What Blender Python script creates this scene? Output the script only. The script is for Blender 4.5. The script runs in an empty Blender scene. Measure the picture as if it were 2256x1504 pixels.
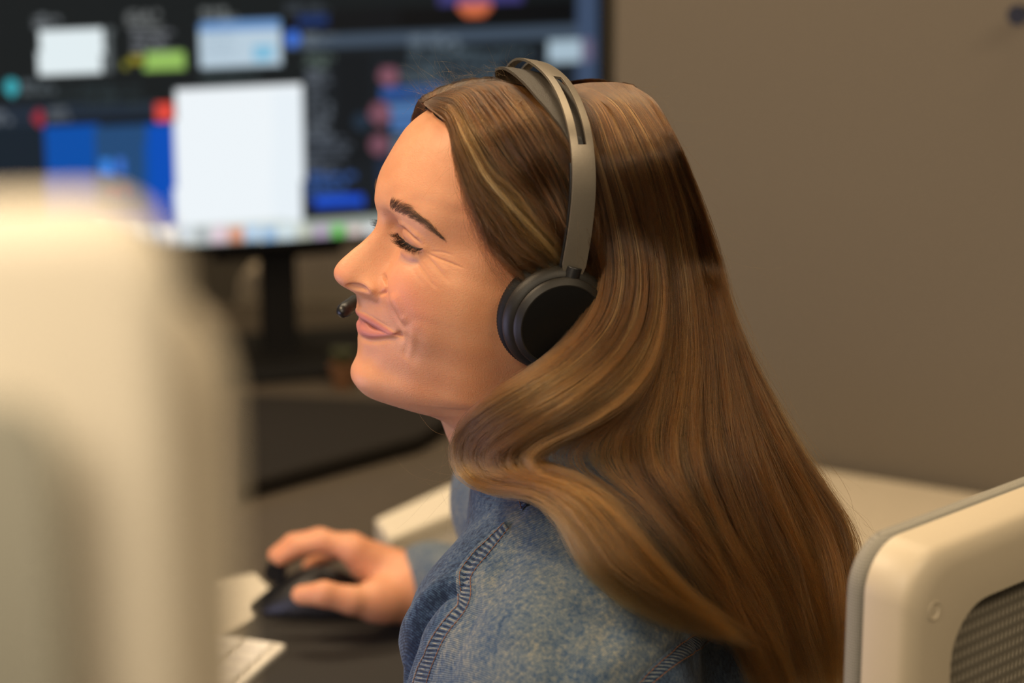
import bpy, bmesh, math, random
import numpy as np
from mathutils import Vector, Matrix
from mathutils.bvhtree import BVHTree

sc = bpy.context.scene
rng = np.random.default_rng(7)
random.seed(7)

# ------------------------------------------------------------------ camera
FPX = 5327.0
PITCH = math.radians(15.0)
CZ = 1.55
EYE = np.array([0.0, 0.0, CZ])
R_ = np.array([1.0, 0.0, 0.0])
UP_ = np.array([0.0, math.sin(PITCH), math.cos(PITCH)])
FW_ = np.array([0.0, math.cos(PITCH), -math.sin(PITCH)])
cam_data = bpy.data.cameras.new('camera')
cam_data.sensor_width = 36.0
cam_data.lens = FPX / 2256 * 36.0
cam_data.clip_start = 0.05
cam_data.clip_end = 30
cam_data.dof.use_dof = True
cam_data.dof.focus_distance = 1.575
cam_data.dof.aperture_fstop = 3.4
cam = bpy.data.objects.new('camera', cam_data)
sc.collection.objects.link(cam)
cam.location = EYE
cam.rotation_euler = (math.pi / 2 - PITCH, 0, 0)
sc.camera = cam

# ------------------------------------------------------------------ colour management
sc.view_settings.view_transform = 'Standard'
sc.view_settings.look = 'None'
sc.view_settings.gamma = 1
sc.view_settings.exposure = 0.1
sc.view_settings.use_curve_mapping = False
sc.cycles.use_denoising = True
sc.cycles.denoising_prefilter = 'FAST'
sc.cycles.max_bounces = 8
sc.cycles.transparent_max_bounces = 8

# ------------------------------------------------------------------ world + room lights and added fills
world = bpy.data.worlds.new('world')
sc.world = world
world.use_nodes = True
world.node_tree.nodes['Background'].inputs[0].default_value = (1.0, 0.86, 0.68, 1)
world.node_tree.nodes['Background'].inputs[1].default_value = 0.13


def area_light(name, loc, target, size, power, color, size_y=None):
    ld = bpy.data.lights.new(name, 'AREA')
    ld.shape = 'RECTANGLE'
    ld.size = size
    ld.size_y = size_y or size
    ld.energy = power
    ld.color = color
    o = bpy.data.objects.new(name, ld)
    sc.collection.objects.link(o)
    o.location = loc
    d = Vector(target) - Vector(loc)
    o.rotation_euler = d.to_track_quat('-Z', 'Y').to_euler()
    return o


area_light('overhead_light', (-0.95, 1.35, 2.45), (0.0, 1.58, 1.15), 1.0, 27, (1.0, 0.76, 0.50), 0.5)
area_light('overhead_light', (0.5, 1.9, 2.6), (0.1, 1.6, 1.2), 1.2, 9, (1.0, 0.78, 0.50), 0.4)
area_light('overhead_light', (1.0, 0.2, 2.6), (0.6, 1.8, 1.0), 1.2, 17, (1.0, 0.80, 0.55), 0.5)
area_light('overhead_light', (-0.50, 0.05, 1.95), (-0.42, 0.60, 1.2), 0.6, 11, (1.0, 0.86, 0.66), 0.5)  # added fill hung low to brighten the foreground monitor, no real fitting
area_light('overhead_light', (-0.3, 2.9, 2.6), (-0.3, 3.1, 0.8), 1.2, 26, (1.0, 0.80, 0.54), 0.4)  # added fill that lifts the dim area under and behind the screen
area_light('screen_light', (-0.70, 1.42, 0.90), (-0.03, 1.56, 1.06), 0.5, 2.0, (0.62, 0.62, 1.0), 0.32)


# ------------------------------------------------------------------ helpers
def ray(px, py):
    return FW_ + R_ * ((px - 1128) / FPX) - UP_ * ((py - 752) / FPX)


def P(px, py, d):
    return EYE + ray(px, py) * d


def project(pts):
    q = np.asarray(pts) - EYE
    z = q @ FW_
    return np.stack([1128 + FPX * (q @ R_) / z, 752 - FPX * (q @ UP_) / z, z], -1)


def cam2world(v):
    return R_ * v[0] + UP_ * v[1] - FW_ * v[2]


# head frame: forward, left (towards the camera), up, origin between the ears
_L = np.array([.28, -.28, .917]); _L /= np.linalg.norm(_L)
_F = np.array([-.95, .15, .29]); _F -= _L * _F.dot(_L); _F /= np.linalg.norm(_F)
_U = np.cross(_F, _L); _U /= np.linalg.norm(_U)
if _U[1] < 0:
    _U = -_U
HL, HF, HU = cam2world(_L), cam2world(_F), cam2world(_U)
HO = P(1185, 685, 1.56) - HL * .072


def H(f, l, u):
    """head-frame millimetres to world"""
    f, l, u = np.asarray(f, float), np.asarray(l, float), np.asarray(u, float)
    return HO + (f[..., None] * HF + l[..., None] * HL + u[..., None] * HU) / 1000


def toH(p):
    q = (np.asarray(p) - HO) * 1000
    return np.stack([q @ HF, q @ HL, q @ HU], -1)


def HP(px, py, l):
    """head-frame point seen at a pixel at lateral offset l (mm)"""
    r = ray(px, py)
    t = (l / 1000 + (HO - EYE).dot(HL)) / r.dot(HL)
    return toH(EYE + t * r)


def new_mesh(name, verts, faces, mat=None, parent=None, smooth=True):
    me = bpy.data.meshes.new(name)
    verts = np.asarray(verts, dtype=np.float32)
    me.from_pydata(verts.tolist() if len(verts) < 5000 else [], [], [] if len(verts) >= 5000 else faces)
    if len(verts) >= 5000:
        faces = np.asarray(faces, dtype=np.int32)
        k = faces.shape[1]
        me.vertices.add(len(verts))
        me.vertices.foreach_set('co', verts.ravel())
        me.loops.add(faces.size)
        me.loops.foreach_set('vertex_index', faces.ravel())
        me.polygons.add(len(faces))
        me.polygons.foreach_set('loop_start', np.arange(0, faces.size, k, dtype=np.int32))
        me.polygons.foreach_set('loop_total', np.full(len(faces), k, dtype=np.int32))
    me.update(calc_edges=True)
    me.validate()
    if smooth:
        me.polygons.foreach_set('use_smooth', np.ones(len(me.polygons), dtype=bool))
    o = bpy.data.objects.new(name, me)
    sc.collection.objects.link(o)
    if mat:
        me.materials.append(mat)
    if parent:
        o.parent = parent
    return o


def tag(o, label=None, cat=None, group=None, kind=None):
    if label: o['label'] = label
    if cat: o['category'] = cat
    if group: o['group'] = group
    if kind: o['kind'] = kind
    return o


def empty(name, loc):
    o = bpy.data.objects.new(name, None)
    sc.collection.objects.link(o)
    o.empty_display_size = .05
    o['base'] = [float(v) for v in loc]
    return o


def catmull(ctrl, ts):
    """ctrl (n, ...) at integer parameters, evaluated at ts (Catmull-Rom)"""
    ctrl = np.asarray(ctrl, float)
    n = len(ctrl)
    ext = np.concatenate([[2 * ctrl[0] - ctrl[1]], ctrl, [2 * ctrl[-1] - ctrl[-2]]])
    ts = np.asarray(ts, float)
    i = np.clip(np.floor(ts).astype(int), 0, n - 2)
    t = (ts - i).reshape((-1,) + (1,) * (ctrl.ndim - 1))
    p0, p1, p2, p3 = ext[i], ext[i + 1], ext[i + 2], ext[i + 3]
    return .5 * ((2 * p1) + (-p0 + p2) * t + (2 * p0 - 5 * p1 + 4 * p2 - p3) * t ** 2 + (-p0 + 3 * p1 - 3 * p2 + p3) * t ** 3)


def resample(pts, n):
    """smooth curve through pts, n points even in length"""
    pts = np.asarray(pts, float)
    if len(pts) < 2:
        return np.repeat(pts, n, 0)
    d = catmull(pts, np.linspace(0, len(pts) - 1, 24 * len(pts)))
    s = np.concatenate([[0], np.cumsum(np.linalg.norm(np.diff(d, axis=0), axis=1))])
    u = np.linspace(0, s[-1], n)
    return np.stack([np.interp(u, s, d[:, k]) for k in range(d.shape[1])], -1)


# ---- node material helpers
def mat_new(name):
    m = bpy.data.materials.new(name)
    m.use_nodes = True
    nt = m.node_tree
    return m, nt, nt.nodes['Principled BSDF']


def N(nt, typ, **kw):
    n = nt.nodes.new(typ)
    for k, v in kw.items():
        if k.startswith('i_'):
            key = k[2:]
            key = int(key) if key.isdigit() else key.replace('_', ' ')
            n.inputs[key].default_value = v
        else:
            setattr(n, k, v)
    return n


def simple_mat(name, col, rough=.5, metal=0., noise=0., bump=0., scale=200., coat=0., spec=.5):
    m, nt, b = mat_new(name)
    b.inputs['Base Color'].default_value = (*col, 1)
    b.inputs['Roughness'].default_value = rough
    b.inputs['Metallic'].default_value = metal
    b.inputs['Coat Weight'].default_value = coat
    b.inputs['Specular IOR Level'].default_value = spec
    tc = N(nt, 'ShaderNodeTexCoord')
    nz = N(nt, 'ShaderNodeTexNoise')
    nz.inputs['Scale'].default_value = scale
    nz.inputs['Detail'].default_value = 4
    nt.links.new(tc.outputs['Object'], nz.inputs['Vector'])
    mx = N(nt, 'ShaderNodeMix', data_type='RGBA', blend_type='MULTIPLY')
    mx.inputs[0].default_value = noise
    mx.inputs[6].default_value = (*col, 1)
    nt.links.new(nz.outputs['Fac'], mx.inputs[7])
    nt.links.new(mx.outputs[2], b.inputs['Base Color'])
    if bump:
        bp = N(nt, 'ShaderNodeBump')
        bp.inputs['Strength'].default_value = bump
        bp.inputs['Distance'].default_value = .001
        nt.links.new(nz.outputs['Fac'], bp.inputs['Height'])
        nt.links.new(bp.outputs[0], b.inputs['Normal'])
    return m


# ================================================================== HEAD
# control net, head millimetres: rows from the crown down the face to the neck; 11 columns from the midline round to the nape
def skull_row(u, ff, fb, w, nf=2.15, nb=2.1):
    fc = -8.0
    angs = np.array([0, 5.5, 12, 24, 38, 56, 76, 92, 122, 152, 180]) * math.pi / 180
    out = []
    for a in angs:
        c, s = math.cos(a), math.sin(a)
        n = nf if c > 0 else nb
        A = (ff - fc) if c > 0 else (fc - fb)
        r = (abs(c / A) ** n + abs(s / w) ** n) ** (-1 / n)
        out.append((fc + r * c, r * s, u))
    out[0] = (ff, 0, u); out[-1] = (fb, 0, u)
    return out


def back(u, L6, F6, L7, F7, L8, F8, L9, F9, F10, du=(0, 0, 0, 0, 0)):
    return [(F6, L6, u + du[0]), (F7, L7, u + du[1]), (F8, L8, u + du[2]), (F9, L9, u + du[3]), (F10, 0, u + du[4])]


def face_row(u, front, bk):
    r = []
    for q in front:
        r.append((q[0], q[1], u if len(q) < 3 else q[2]))
    return r + bk


ROWS = [
    skull_row(125.6, -7.6, -8.4, .4), skull_row(125, 6, -22, 12), skull_row(122.5, 28, -42, 30), skull_row(117, 52, -60, 47),
    skull_row(109.5, 67, -73, 57), skull_row(100.5, 79.5, -82, 64), skull_row(90, 88, -89, 68.5),
    skull_row(79, 92.8, -93, 71.5), skull_row(68, 96.6, -96, 73), skull_row(58, 99.4, -97.5, 73.8),
    face_row(49, [(101.0, 0), (100.3, 8), (97.5, 18), (90.5, 33), (77, 48), (52, 62.5)], back(49, 71.0, 25, 74, -6, 68, -48, 40, -84, -98)),
    face_row(40, [(100.8, 0), (99.3, 7.5), (96.0, 17), (90, 32.5), (76.5, 47), (51, 61.5)], back(40, 70.5, 25, 74, -6, 68, -48, 40, -84, -97)),
    face_row(31, [(97.5, 0), (95.0, 6), (86.5, 15), (85.5, 32), (74, 46), (50, 61.2)], back(31, 70.0, 25, 73.5, -6, 67.5, -48, 40, -83, -96)),
    face_row(22, [(97.7, 0), (94.5, 5.8), (83.0, 14.5), (83.0, 31.5), (72.5, 46), (50, 62.5)], back(22, 70.0, 24, 73, -7, 67, -48, 40, -82, -94)),
    face_row(13, [(103.2, 0), (98.8, 5.8), (85.0, 14.5), (82.5, 32), (73.5, 47.5), (50, 64)], back(13, 70.0, 23, 72.5, -8, 66, -48, 39, -81, -92)),
    face_row(4, [(110.8, 0), (105, 6.2), (87.5, 15), (84.8, 33), (75.0, 49.3), (50, 65.5)], back(4, 70.5, 22, 72, -9, 65, -48, 38, -79, -90)),
    face_row(-5, [(117.2, 0), (111.0, 7.2), (91.5, 16), (86.0, 33), (75.2, 50), (49, 65.8)], back(-5, 70, 21, 71, -10, 64, -48, 37, -78, -88)),
    face_row(-12, [(118.6, 0), (112.5, 8), (93.5, 16.6), (86.0, 33.5), (74.5, 50.2), (48, 65.4)], back(-12, 69.3, 20, 70, -11, 63, -48, 36, -77, -87)),
    face_row(-18, [(114.4, 0), (109.5, 8), (93.5, 16.5), (85.2, 33), (73.5, 49.8), (47, 64.6)], back(-18, 68.5, 19, 69, -12, 62, -48, 35, -76, -86)),
    face_row(-23, [(102.0, 0), (100.5, 7.5), (92.0, 16.0), (83.8, 32), (72.0, 48.8), (46, 63.6)], back(-23, 67.5, 18, 68, -13, 61, -48, 35, -76, -86)),
    face_row(-29, [(98.6, 0), (97.3, 7.5), (91.0, 16.5), (82.0, 31.5), (70.2, 47.8), (44.5, 62.4)], back(-29, 66.3, 17, 66, -14, 60, -48, 34, -75, -85)),
    face_row(-35.5, [(98.0, 0), (96.6, 7.5), (89.5, 17), (79.5, 31), (68.2, 46.4), (43, 61.0)], back(-35.5, 64.8, 16, 64, -15, 58.5, -48, 33, -75, -84)),
    face_row(-41.5, [(94.0, 0), (93.2, 7.5), (87.0, 17), (77.0, 30.5), (65.8, 45), (41, 59.4)], back(-41.5, 63, 14, 62, -17, 57, -48, 33, -75, -84)),
    face_row(-48, [(94.2, 0), (93.0, 7.5), (86.5, 17), (76.0, 30), (63.2, 43.8), (38.5, 57.8)], back(-48, 61, 12, 60, -18, 55, -48, 32, -75, -84)),
    face_row(-57, [(92.2, 0), (90.8, 8), (84.0, 18), (73.8, 30), (60.0, 42.6), (35.5, 56.0)], back(-57, 58.5, 9, 57, -20, 53, -49, 31, -75, -84)),
    face_row(-66, [(90.9, 0), (89.2, 8.5), (82.3, 18), (71.0, 29.5), (56.5, 41.5), (31.5, 54.2)], back(-66, 56, 5, 54.5, -22, 51, -50, 30, -76, -84, (0, 2, 3, 4, 4))),
    face_row(-76, [(91.6, 0), (89.8, 8.5), (82.3, 18), (69.0, 29.5), (53, 40.8, -75.5), (28, 52.6, -73)], back(-72, 53.5, 1, 52.5, -24, 49, -51, 29, -76, -84, (0, 2, 4, 6, 6))),
    face_row(-84, [(88.6, 0), (86.4, 8.5), (78.3, 17.8), (64.5, 28.8, -83), (48.5, 39.8, -81), (24, 50.8, -76.5)], back(-74, 52, -2, 51.5, -26, 48, -52, 28, -77, -85, (0, 0, 4, 6, 6))),
    face_row(-90.5, [(80.0, 0), (78.0, 8.5), (70.5, 17.5, -89.5), (57.5, 28.3, -87.5), (43, 38.6, -84), (20.5, 49.2, -78.5)], back(-77, 50.8, -5, 50.8, -28, 47.5, -53, 28, -78, -86, (0, 0, 4, 6, 6))),
    face_row(-93, [(64, 0), (62.5, 8.5), (57.5, 17.5, -92.5), (47.5, 28, -91), (35, 37.6, -87.5), (15.5, 47.8, -82)], back(-80, 50.2, -8, 50.6, -30, 47, -54, 28, -79, -87, (0, 0, 4, 6, 6))),
    face_row(-93.2, [(47, 0), (46, 8.8), (42.5, 18, -93.5), (35.5, 28, -93), (25.5, 37, -91), (8, 46.8, -87)], back(-85, 50, -13, 50.5, -33, 47, -56, 28, -80, -88, (0, 0, 4, 6, 6))),
    face_row(-96.5, [(31, 0), (30.5, 9), (28, 18, -97.5), (22.5, 28.5, -98), (13.5, 37.5, -97.5), (-2, 46.6, -95)], back(-93, 50, -20, 50.2, -38, 46.5, -58, 28, -81, -89, (0, 0, 4, 6, 6))),
    face_row(-104, [(22.3, 0), (21.6, 9), (18.6, 18.5, -105), (13, 29, -106), (4.5, 38, -106.5), (-9, 46.5, -105)], back(-103, 50, -26, 50, -43, 46, -62, 27, -84, -91, (0, 0, 3, 5, 5))),
    face_row(-116, [(14.6, 0), (13.8, 9), (10.5, 18.5, -117), (5, 29, -118), (-3, 38.5, -119), (-15, 47, -118)], back(-117, 51, -32, 51, -49, 47, -68, 27, -89, -96, (0, 0, 2, 3, 3))),
    face_row(-132, [(1.5, 0), (1, 10), (-2, 20), (-8, 31), (-17, 42), (-29, 51)], back(-132, 56, -45, 57, -61, 52, -81, 30, -101, -108)),
    face_row(-150, [(-20, 0), (-21, 12), (-24, 25), (-30, 40), (-38, 54), (-50, 66)], back(-150, 74, -62, 76, -78, 68, -96, 40, -112, -118)),
    face_row(-185, [(-48, 0), (-50, 18), (-54, 38), (-60, 58), (-68, 76), (-78, 90)], back(-185, 98, -90, 98, -104, 84, -122, 46, -136, -142)),
    face_row(-235, [(-72, 0), (-74, 22), (-80, 48), (-88, 70), (-98, 88), (-108, 100)], back(-235, 106, -122, 106, -138, 90, -156, 48, -172, -178)),
    face_row(-310, [(-100, 0), (-102, 26), (-108, 52), (-116, 76), (-126, 92), (-138, 100)], back(-310, 102, -150, 102, -168, 86, -186, 46, -200, -206)),
    face_row(-400, [(-125, 0), (-127, 24), (-132, 48), (-140, 70), (-150, 84), (-160, 92)], back(-400, 94, -172, 94, -188, 80, -206, 44, -220, -226)),
]
ROWS = np.array(ROWS, float)                       # (rows, 11, 3)
# dense sampling: more rows/columns on the face
nr = len(ROWS)
seg_r = np.full(nr - 1, 16); seg_r[0:4] = 8; seg_r[4:9] = 12
seg_r[nr - 7:] = 10
tr = np.concatenate([np.arange(i, i + 1, 1 / seg_r[i]) for i in range(nr - 1)] + [[nr - 1]])
seg_c = [12, 16, 20, 24, 22, 14, 10, 8, 8, 8]
tcs = np.concatenate([np.arange(i, i + 1 - 1e-9, 1 / seg_c[i]) for i in range(10)] + [[10]])
# mirrored control columns so the midline is smooth
full = np.concatenate([ROWS[:, :0:-1] * [1, -1, 1], ROWS], 1)      # columns -10..10
g = catmull(full, tr)                                             # rows dense
g = np.moveaxis(catmull(np.moveaxis(g, 1, 0), tcs + 10), 0, 1)    # half, midline..nape
g[:, 0, 1] = 0; g[:, -1, 1] = 0
NR, NC = g.shape[:2]
HALF = g                                                           # (NR, NC, 3) left half


def half_normals(G):
    dr = np.gradient(G, axis=0)
    dc = np.gradient(G, axis=1)
    n = np.cross(dc, dr)
    n /= np.maximum(np.linalg.norm(n, axis=-1, keepdims=True), 1e-9)
    c = G - np.array([0, 0, 0])
    s = np.sign((n * np.stack([G[..., 0] - 0, G[..., 1], G[..., 2] * .3], -1)).sum(-1).mean())
    n *= s
    n[:, 0, 1] = 0
    return n


def seg_dist(Pts, line):
    """distance of Pts (..., 3) from a polyline, and the position 0..1 along it"""
    line = np.asarray(line, float)
    best = np.full(Pts.shape[:-1], 1e9); pos = np.zeros(Pts.shape[:-1])
    lens = np.linalg.norm(np.diff(line, axis=0), axis=1); cum = np.concatenate([[0], np.cumsum(lens)])
    for i in range(len(line) - 1):
        a, b = line[i], line[i + 1]
        ab = b - a
        t = np.clip(((Pts - a) @ ab) / max(ab @ ab, 1e-9), 0, 1)
        d = np.linalg.norm(Pts - a - t[..., None] * ab, axis=-1)
        m = d < best
        best = np.where(m, d, best)
        pos = np.where(m, (cum[i] + t * lens[i]) / cum[-1], pos)
    return best, pos


def blob(c, r, vec=None, amt=0., squash=None):
    """push the surface round head point c (mm); along vec, or along the normal by amt"""
    global HALF
    d = HALF - np.array(c, float)
    if squash is not None:
        d = d * np.array(squash, float)
    w = np.exp(-(d ** 2).sum(-1) / (2 * (r / 1.6) ** 2))
    if vec is None:
        HALF = HALF + half_normals(HALF) * (w * amt)[..., None]
    else:
        HALF = HALF + np.array(vec, float) * w[..., None]
    HALF[:, 0, 1] = 0


def crease(line, width, depth, side=0., taper=True):
    """groove (depth<0) or ridge along a polyline of head points"""
    global HALF
    line = resample(line, 40)
    d, p = seg_dist(HALF, line)
    w = np.exp(-(d / width) ** 2)
    if taper:
        w = w * np.clip(np.sin(np.clip(p, 0.0, 1.0) * math.pi) * 1.6 + .05, 0, 1)
    HALF = HALF + half_normals(HALF) * (w * depth)[..., None]
    HALF[:, 0, 1] = 0


def surf_pick(pxs):
    """head points of the left half of the face seen at pixels"""
    pr = project(H(HALF[..., 0], HALF[..., 1], HALF[..., 2]).reshape(-1, 3))
    flat = HALF.reshape(-1, 3)
    out = []
    nrm = half_normals(HALF).reshape(-1, 3)
    view = np.array([HF @ -FW_, HL @ -FW_, HU @ -FW_])
    ok = (nrm @ view) > 0.02
    for px, py in pxs:
        d = (pr[:, 0] - px) ** 2 + (pr[:, 1] - py) ** 2 + np.where(ok, 0, 1e6)
        k = np.argsort(d)[:6]
        k = k[np.argmin(pr[k, 2] + d[k] * 1e-3)]
        out.append(flat[k])
    return np.array(out)

# ---- sculpting (millimetres, left half; mirrored afterwards)
blob((97, 0, 44), 13, (1.0, 0, 0))                       # glabella
blob((88, 26, 44), 13, amt=1.8)                          # brow ridge
blob((74, 44, 38), 12, amt=1.6)
blob((84, 15.5, 27), 7, amt=-1.5)                        # inner corner hollow
blob((113, 3, -13), 9, (.0, 1.0, 0))                     # nose tip fullness
blob((97.5, 16.0, -14.0), 6.5, (0.5, 5.0, -1.0))          # wing of the nose
blob((91, 15.5, -19.0), 4.5, (0, 2.2, -1.0))
blob((79, 36, -3), 17, (2.5, 1.5, 1.5))                  # smiling cheek
blob((80, 33, -14), 10, (2.0, 1.5, .5))
blob((66, 46, -33), 15, (0.5, 2.0, 0))
blob((91, 0, -78), 11, (1.0, 0, 0))
blob((86, 12, -80), 11, amt=1.5)                         # chin
blob((86, 0, -60), 8, (-.6, 0, 0))
blob((84, 12, -60), 7, amt=-1.0)

wing = surf_pick([(845, 600), (848, 612), (850, 628), (847, 641), (836, 650)])
crease(wing, 1.4, -2.6)
fold = surf_pick([(850, 625), (853, 648), (861, 672), (872, 695), (884, 714), (893, 727)])
crease(fold, 2.6, -.85)
ck = surf_pick([(862, 645), (872, 670), (886, 694), (899, 715)])
crease(ck, 5.0, 1.4)
fold2 = surf_pick([(892, 728), (898, 748), (896, 768), (888, 790)])
crease(fold2, 3.2, -.7)
fold3 = surf_pick([(913, 722), (920, 745), (915, 772), (900, 800)])
crease(fold3, 4.8, -.6)
crease(surf_pick([(903, 722), (908, 745), (905, 770), (896, 790)]), 3.4, .4)
# nostril: an upward hollow under the tip
nos = surf_pick([(769, 632), (782, 632), (796, 635), (807, 641)])
for k, q in enumerate(resample(nos, 9)):
    blob(q, 2.3, (-.15, -.95, 1.7 - .12 * k))
crease(nos, 1.25, -3.2)
# lips
MOUTH = [(799, 705), (806, 711), (816, 718), (830, 725), (845, 730), (862, 734), (880, 738)]
UPLIP = [(789, 690), (797, 690), (806, 693), (822, 702), (838, 713), (856, 724), (872, 734), (881, 738)]
LOLIP = [(791, 735), (800, 742), (812, 745.5), (828, 745), (845, 742.5), (862, 740), (881, 738)]
m3, u3, l3 = surf_pick(MOUTH), surf_pick(UPLIP), surf_pick(LOLIP)
m3[0][1] = 0; u3[0][1] = 0; l3[0][1] = 0
mm, uu, ll = resample(m3, 30), resample(u3, 30), resample(l3, 30)
crease((mm * .45 + uu * .55), 2.2, .9)
crease((mm * .45 + ll * .55), 3.2, 1.5)
crease(uu + [0, 0, .8], 1.2, -.45, taper=False)
crease(ll - [0, 0, 1.6], 2.2, -.9)
crease(mm, .85, -2.3, taper=False)
blob(m3[-1] + [0, 1.2, 0], 3.5, amt=-1.8)
blob((98, 0, -30), 3.2, (-.9, 0, 0))                     # philtrum
# eye: socket hollow, lid over the eyeball, closed-down lash line, under-eye pouch
LASH = [(874, 514), (880, 521), (888, 529), (897, 536), (908, 542), (920, 546.5), (932, 548)]
LIDC = [(880, 500), (889, 500), (898, 508), (908, 517), (919, 527), (929, 538), (935, 547)]
lash3, lid3 = surf_pick(LASH), surf_pick(LIDC)
lash0, lid0 = resample(lash3, 30), resample(lid3, 30)
crease((lash0 * .5 + lid0 * .5), 3.4, 1.5, taper=False)
crease(lid0, 1.15, -1.6)
crease(lid0 + [.5, .3, 2.6], 2.4, 1.3)
blob(surf_pick([(872, 503)])[0], 5, amt=-2.0)
crease(lash0 - [0, 0, .9], .9, -1.5, taper=False)
crease(surf_pick([(884, 548), (897, 557), (912, 562), (926, 562)]), 3.2, 1.5)
crease(surf_pick([(880, 560), (887, 571), (900, 577), (915, 577), (924, 571)]), 2.0, -1.1)
for ln, w, dp in [([(940, 557), (962, 568), (990, 579), (1020, 590)], .65, -.95),
                  ([(940, 562), (956, 581), (972, 602), (990, 625)], .65, -.9),
                  ([(918, 574), (932, 597), (948, 620), (963, 638)], .7, -.85),
                  ([(947, 553), (975, 556), (1000, 562)], .7, -.4),
                  ([(930, 570), (946, 592), (960, 612)], 1.3, .35),
                  ([(948, 566), (970, 584), (990, 600)], 1.6, .4),
                  ([(905, 582), (918, 606), (934, 628)], 1.3, -.3)]:
    crease(surf_pick(ln), w, dp)
lash3, lid3 = surf_pick(LASH), surf_pick(LIDC)

# ---- pigment masks
LP = HALF.reshape(-1, 3)
PRJ = project(H(LP[:, 0], LP[:, 1], LP[:, 2]))


def poly_mask(pts, poly, soft):
    """soft inside test in the plane of the profile (f,u)"""
    poly = np.asarray(poly, float)
    x, y = pts[:, 0], pts[:, 1]
    ins = np.zeros(len(pts), bool)
    dist = np.full(len(pts), 1e9)
    n = len(poly)
    for i in range(n):
        a, b = poly[i], poly[(i + 1) % n]
        c = ((a[1] > y) != (b[1] > y)) & (x < (b[0] - a[0]) * (y - a[1]) / (b[1] - a[1] + 1e-12) + a[0])
        ins ^= c
        ab = b - a
        t = np.clip(((pts - a) @ ab) / max(ab @ ab, 1e-9), 0, 1)
        dist = np.minimum(dist, np.linalg.norm(pts - a - t[:, None] * ab, axis=1))
    sd = np.where(ins, dist, -dist)
    return np.clip(sd / soft + .5, 0, 1)


# lips in (lateral, up) of the face, from their traced outlines
lipoutline = np.concatenate([uu[:, [1, 2]], ll[::-1][:, [1, 2]]])
lipoutline = np.concatenate([[[-1.0, lipoutline[0, 1]]], lipoutline, [[-1.0, lipoutline[-1, 1]]]])
lip = poly_mask(LP[:, [1, 2]], lipoutline, 1.4) * (LP[:, 0] > 60)


def gmask(c, r, sq=(1, 1, 1)):
    d = (LP - np.array(c, float)) * np.array(sq, float)
    return np.exp(-(d ** 2).sum(-1) / (2 * (r / 1.5) ** 2))


blush = np.clip(gmask((80, 38, -8), 19) * .9 + gmask((115, 4, -10), 10) * .55 + gmask((72, 48, -20), 16) * .4 + gmask((88, 6, -78), 10) * .3, 0, 1)
lidm = np.exp(-(seg_dist(LP, (lash0 * .5 + lid0 * .5))[0] / 2.6) ** 2)
ucirc = np.exp(-(seg_dist(LP, resample(surf_pick([(884, 566), (900, 577), (918, 575)]), 12))[0] / 3.0) ** 2)
nost = np.exp(-(seg_dist(LP, resample(nos, 12))[0] / 1.6) ** 2)
PIG = np.stack([lip, blush, np.clip(lidm, 0, 1), ucirc], -1)

# ---- assemble the full skin of head, neck and trunk
idx = np.arange(NR * NC).reshape(NR, NC)
Lv = HALF.reshape(-1, 3)
Rv = HALF[:, 1:-1] * [1, -1, 1]
idr = np.full((NR, NC), -1)
idr[:, 1:-1] = NR * NC + np.arange(NR * (NC - 2)).reshape(NR, NC - 2)
idr[:, 0] = idx[:, 0]; idr[:, -1] = idx[:, -1]
fl = np.stack([idx[:-1, :-1], idx[:-1, 1:], idx[1:, 1:], idx[1:, :-1]], -1).reshape(-1, 4)
fr = np.stack([idr[:-1, :-1], idr[1:, :-1], idr[1:, 1:], idr[:-1, 1:]], -1).reshape(-1, 4)
allv = np.concatenate([Lv, Rv.reshape(-1, 3)])
allp = np.concatenate([PIG, PIG.reshape(NR, NC, 4)[:, 1:-1].reshape(-1, 4)])
skin_faces = np.concatenate([fl[:, ::-1], fr[:, ::-1]])
skin_world = H(allv[:, 0], allv[:, 1], allv[:, 2])


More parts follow.
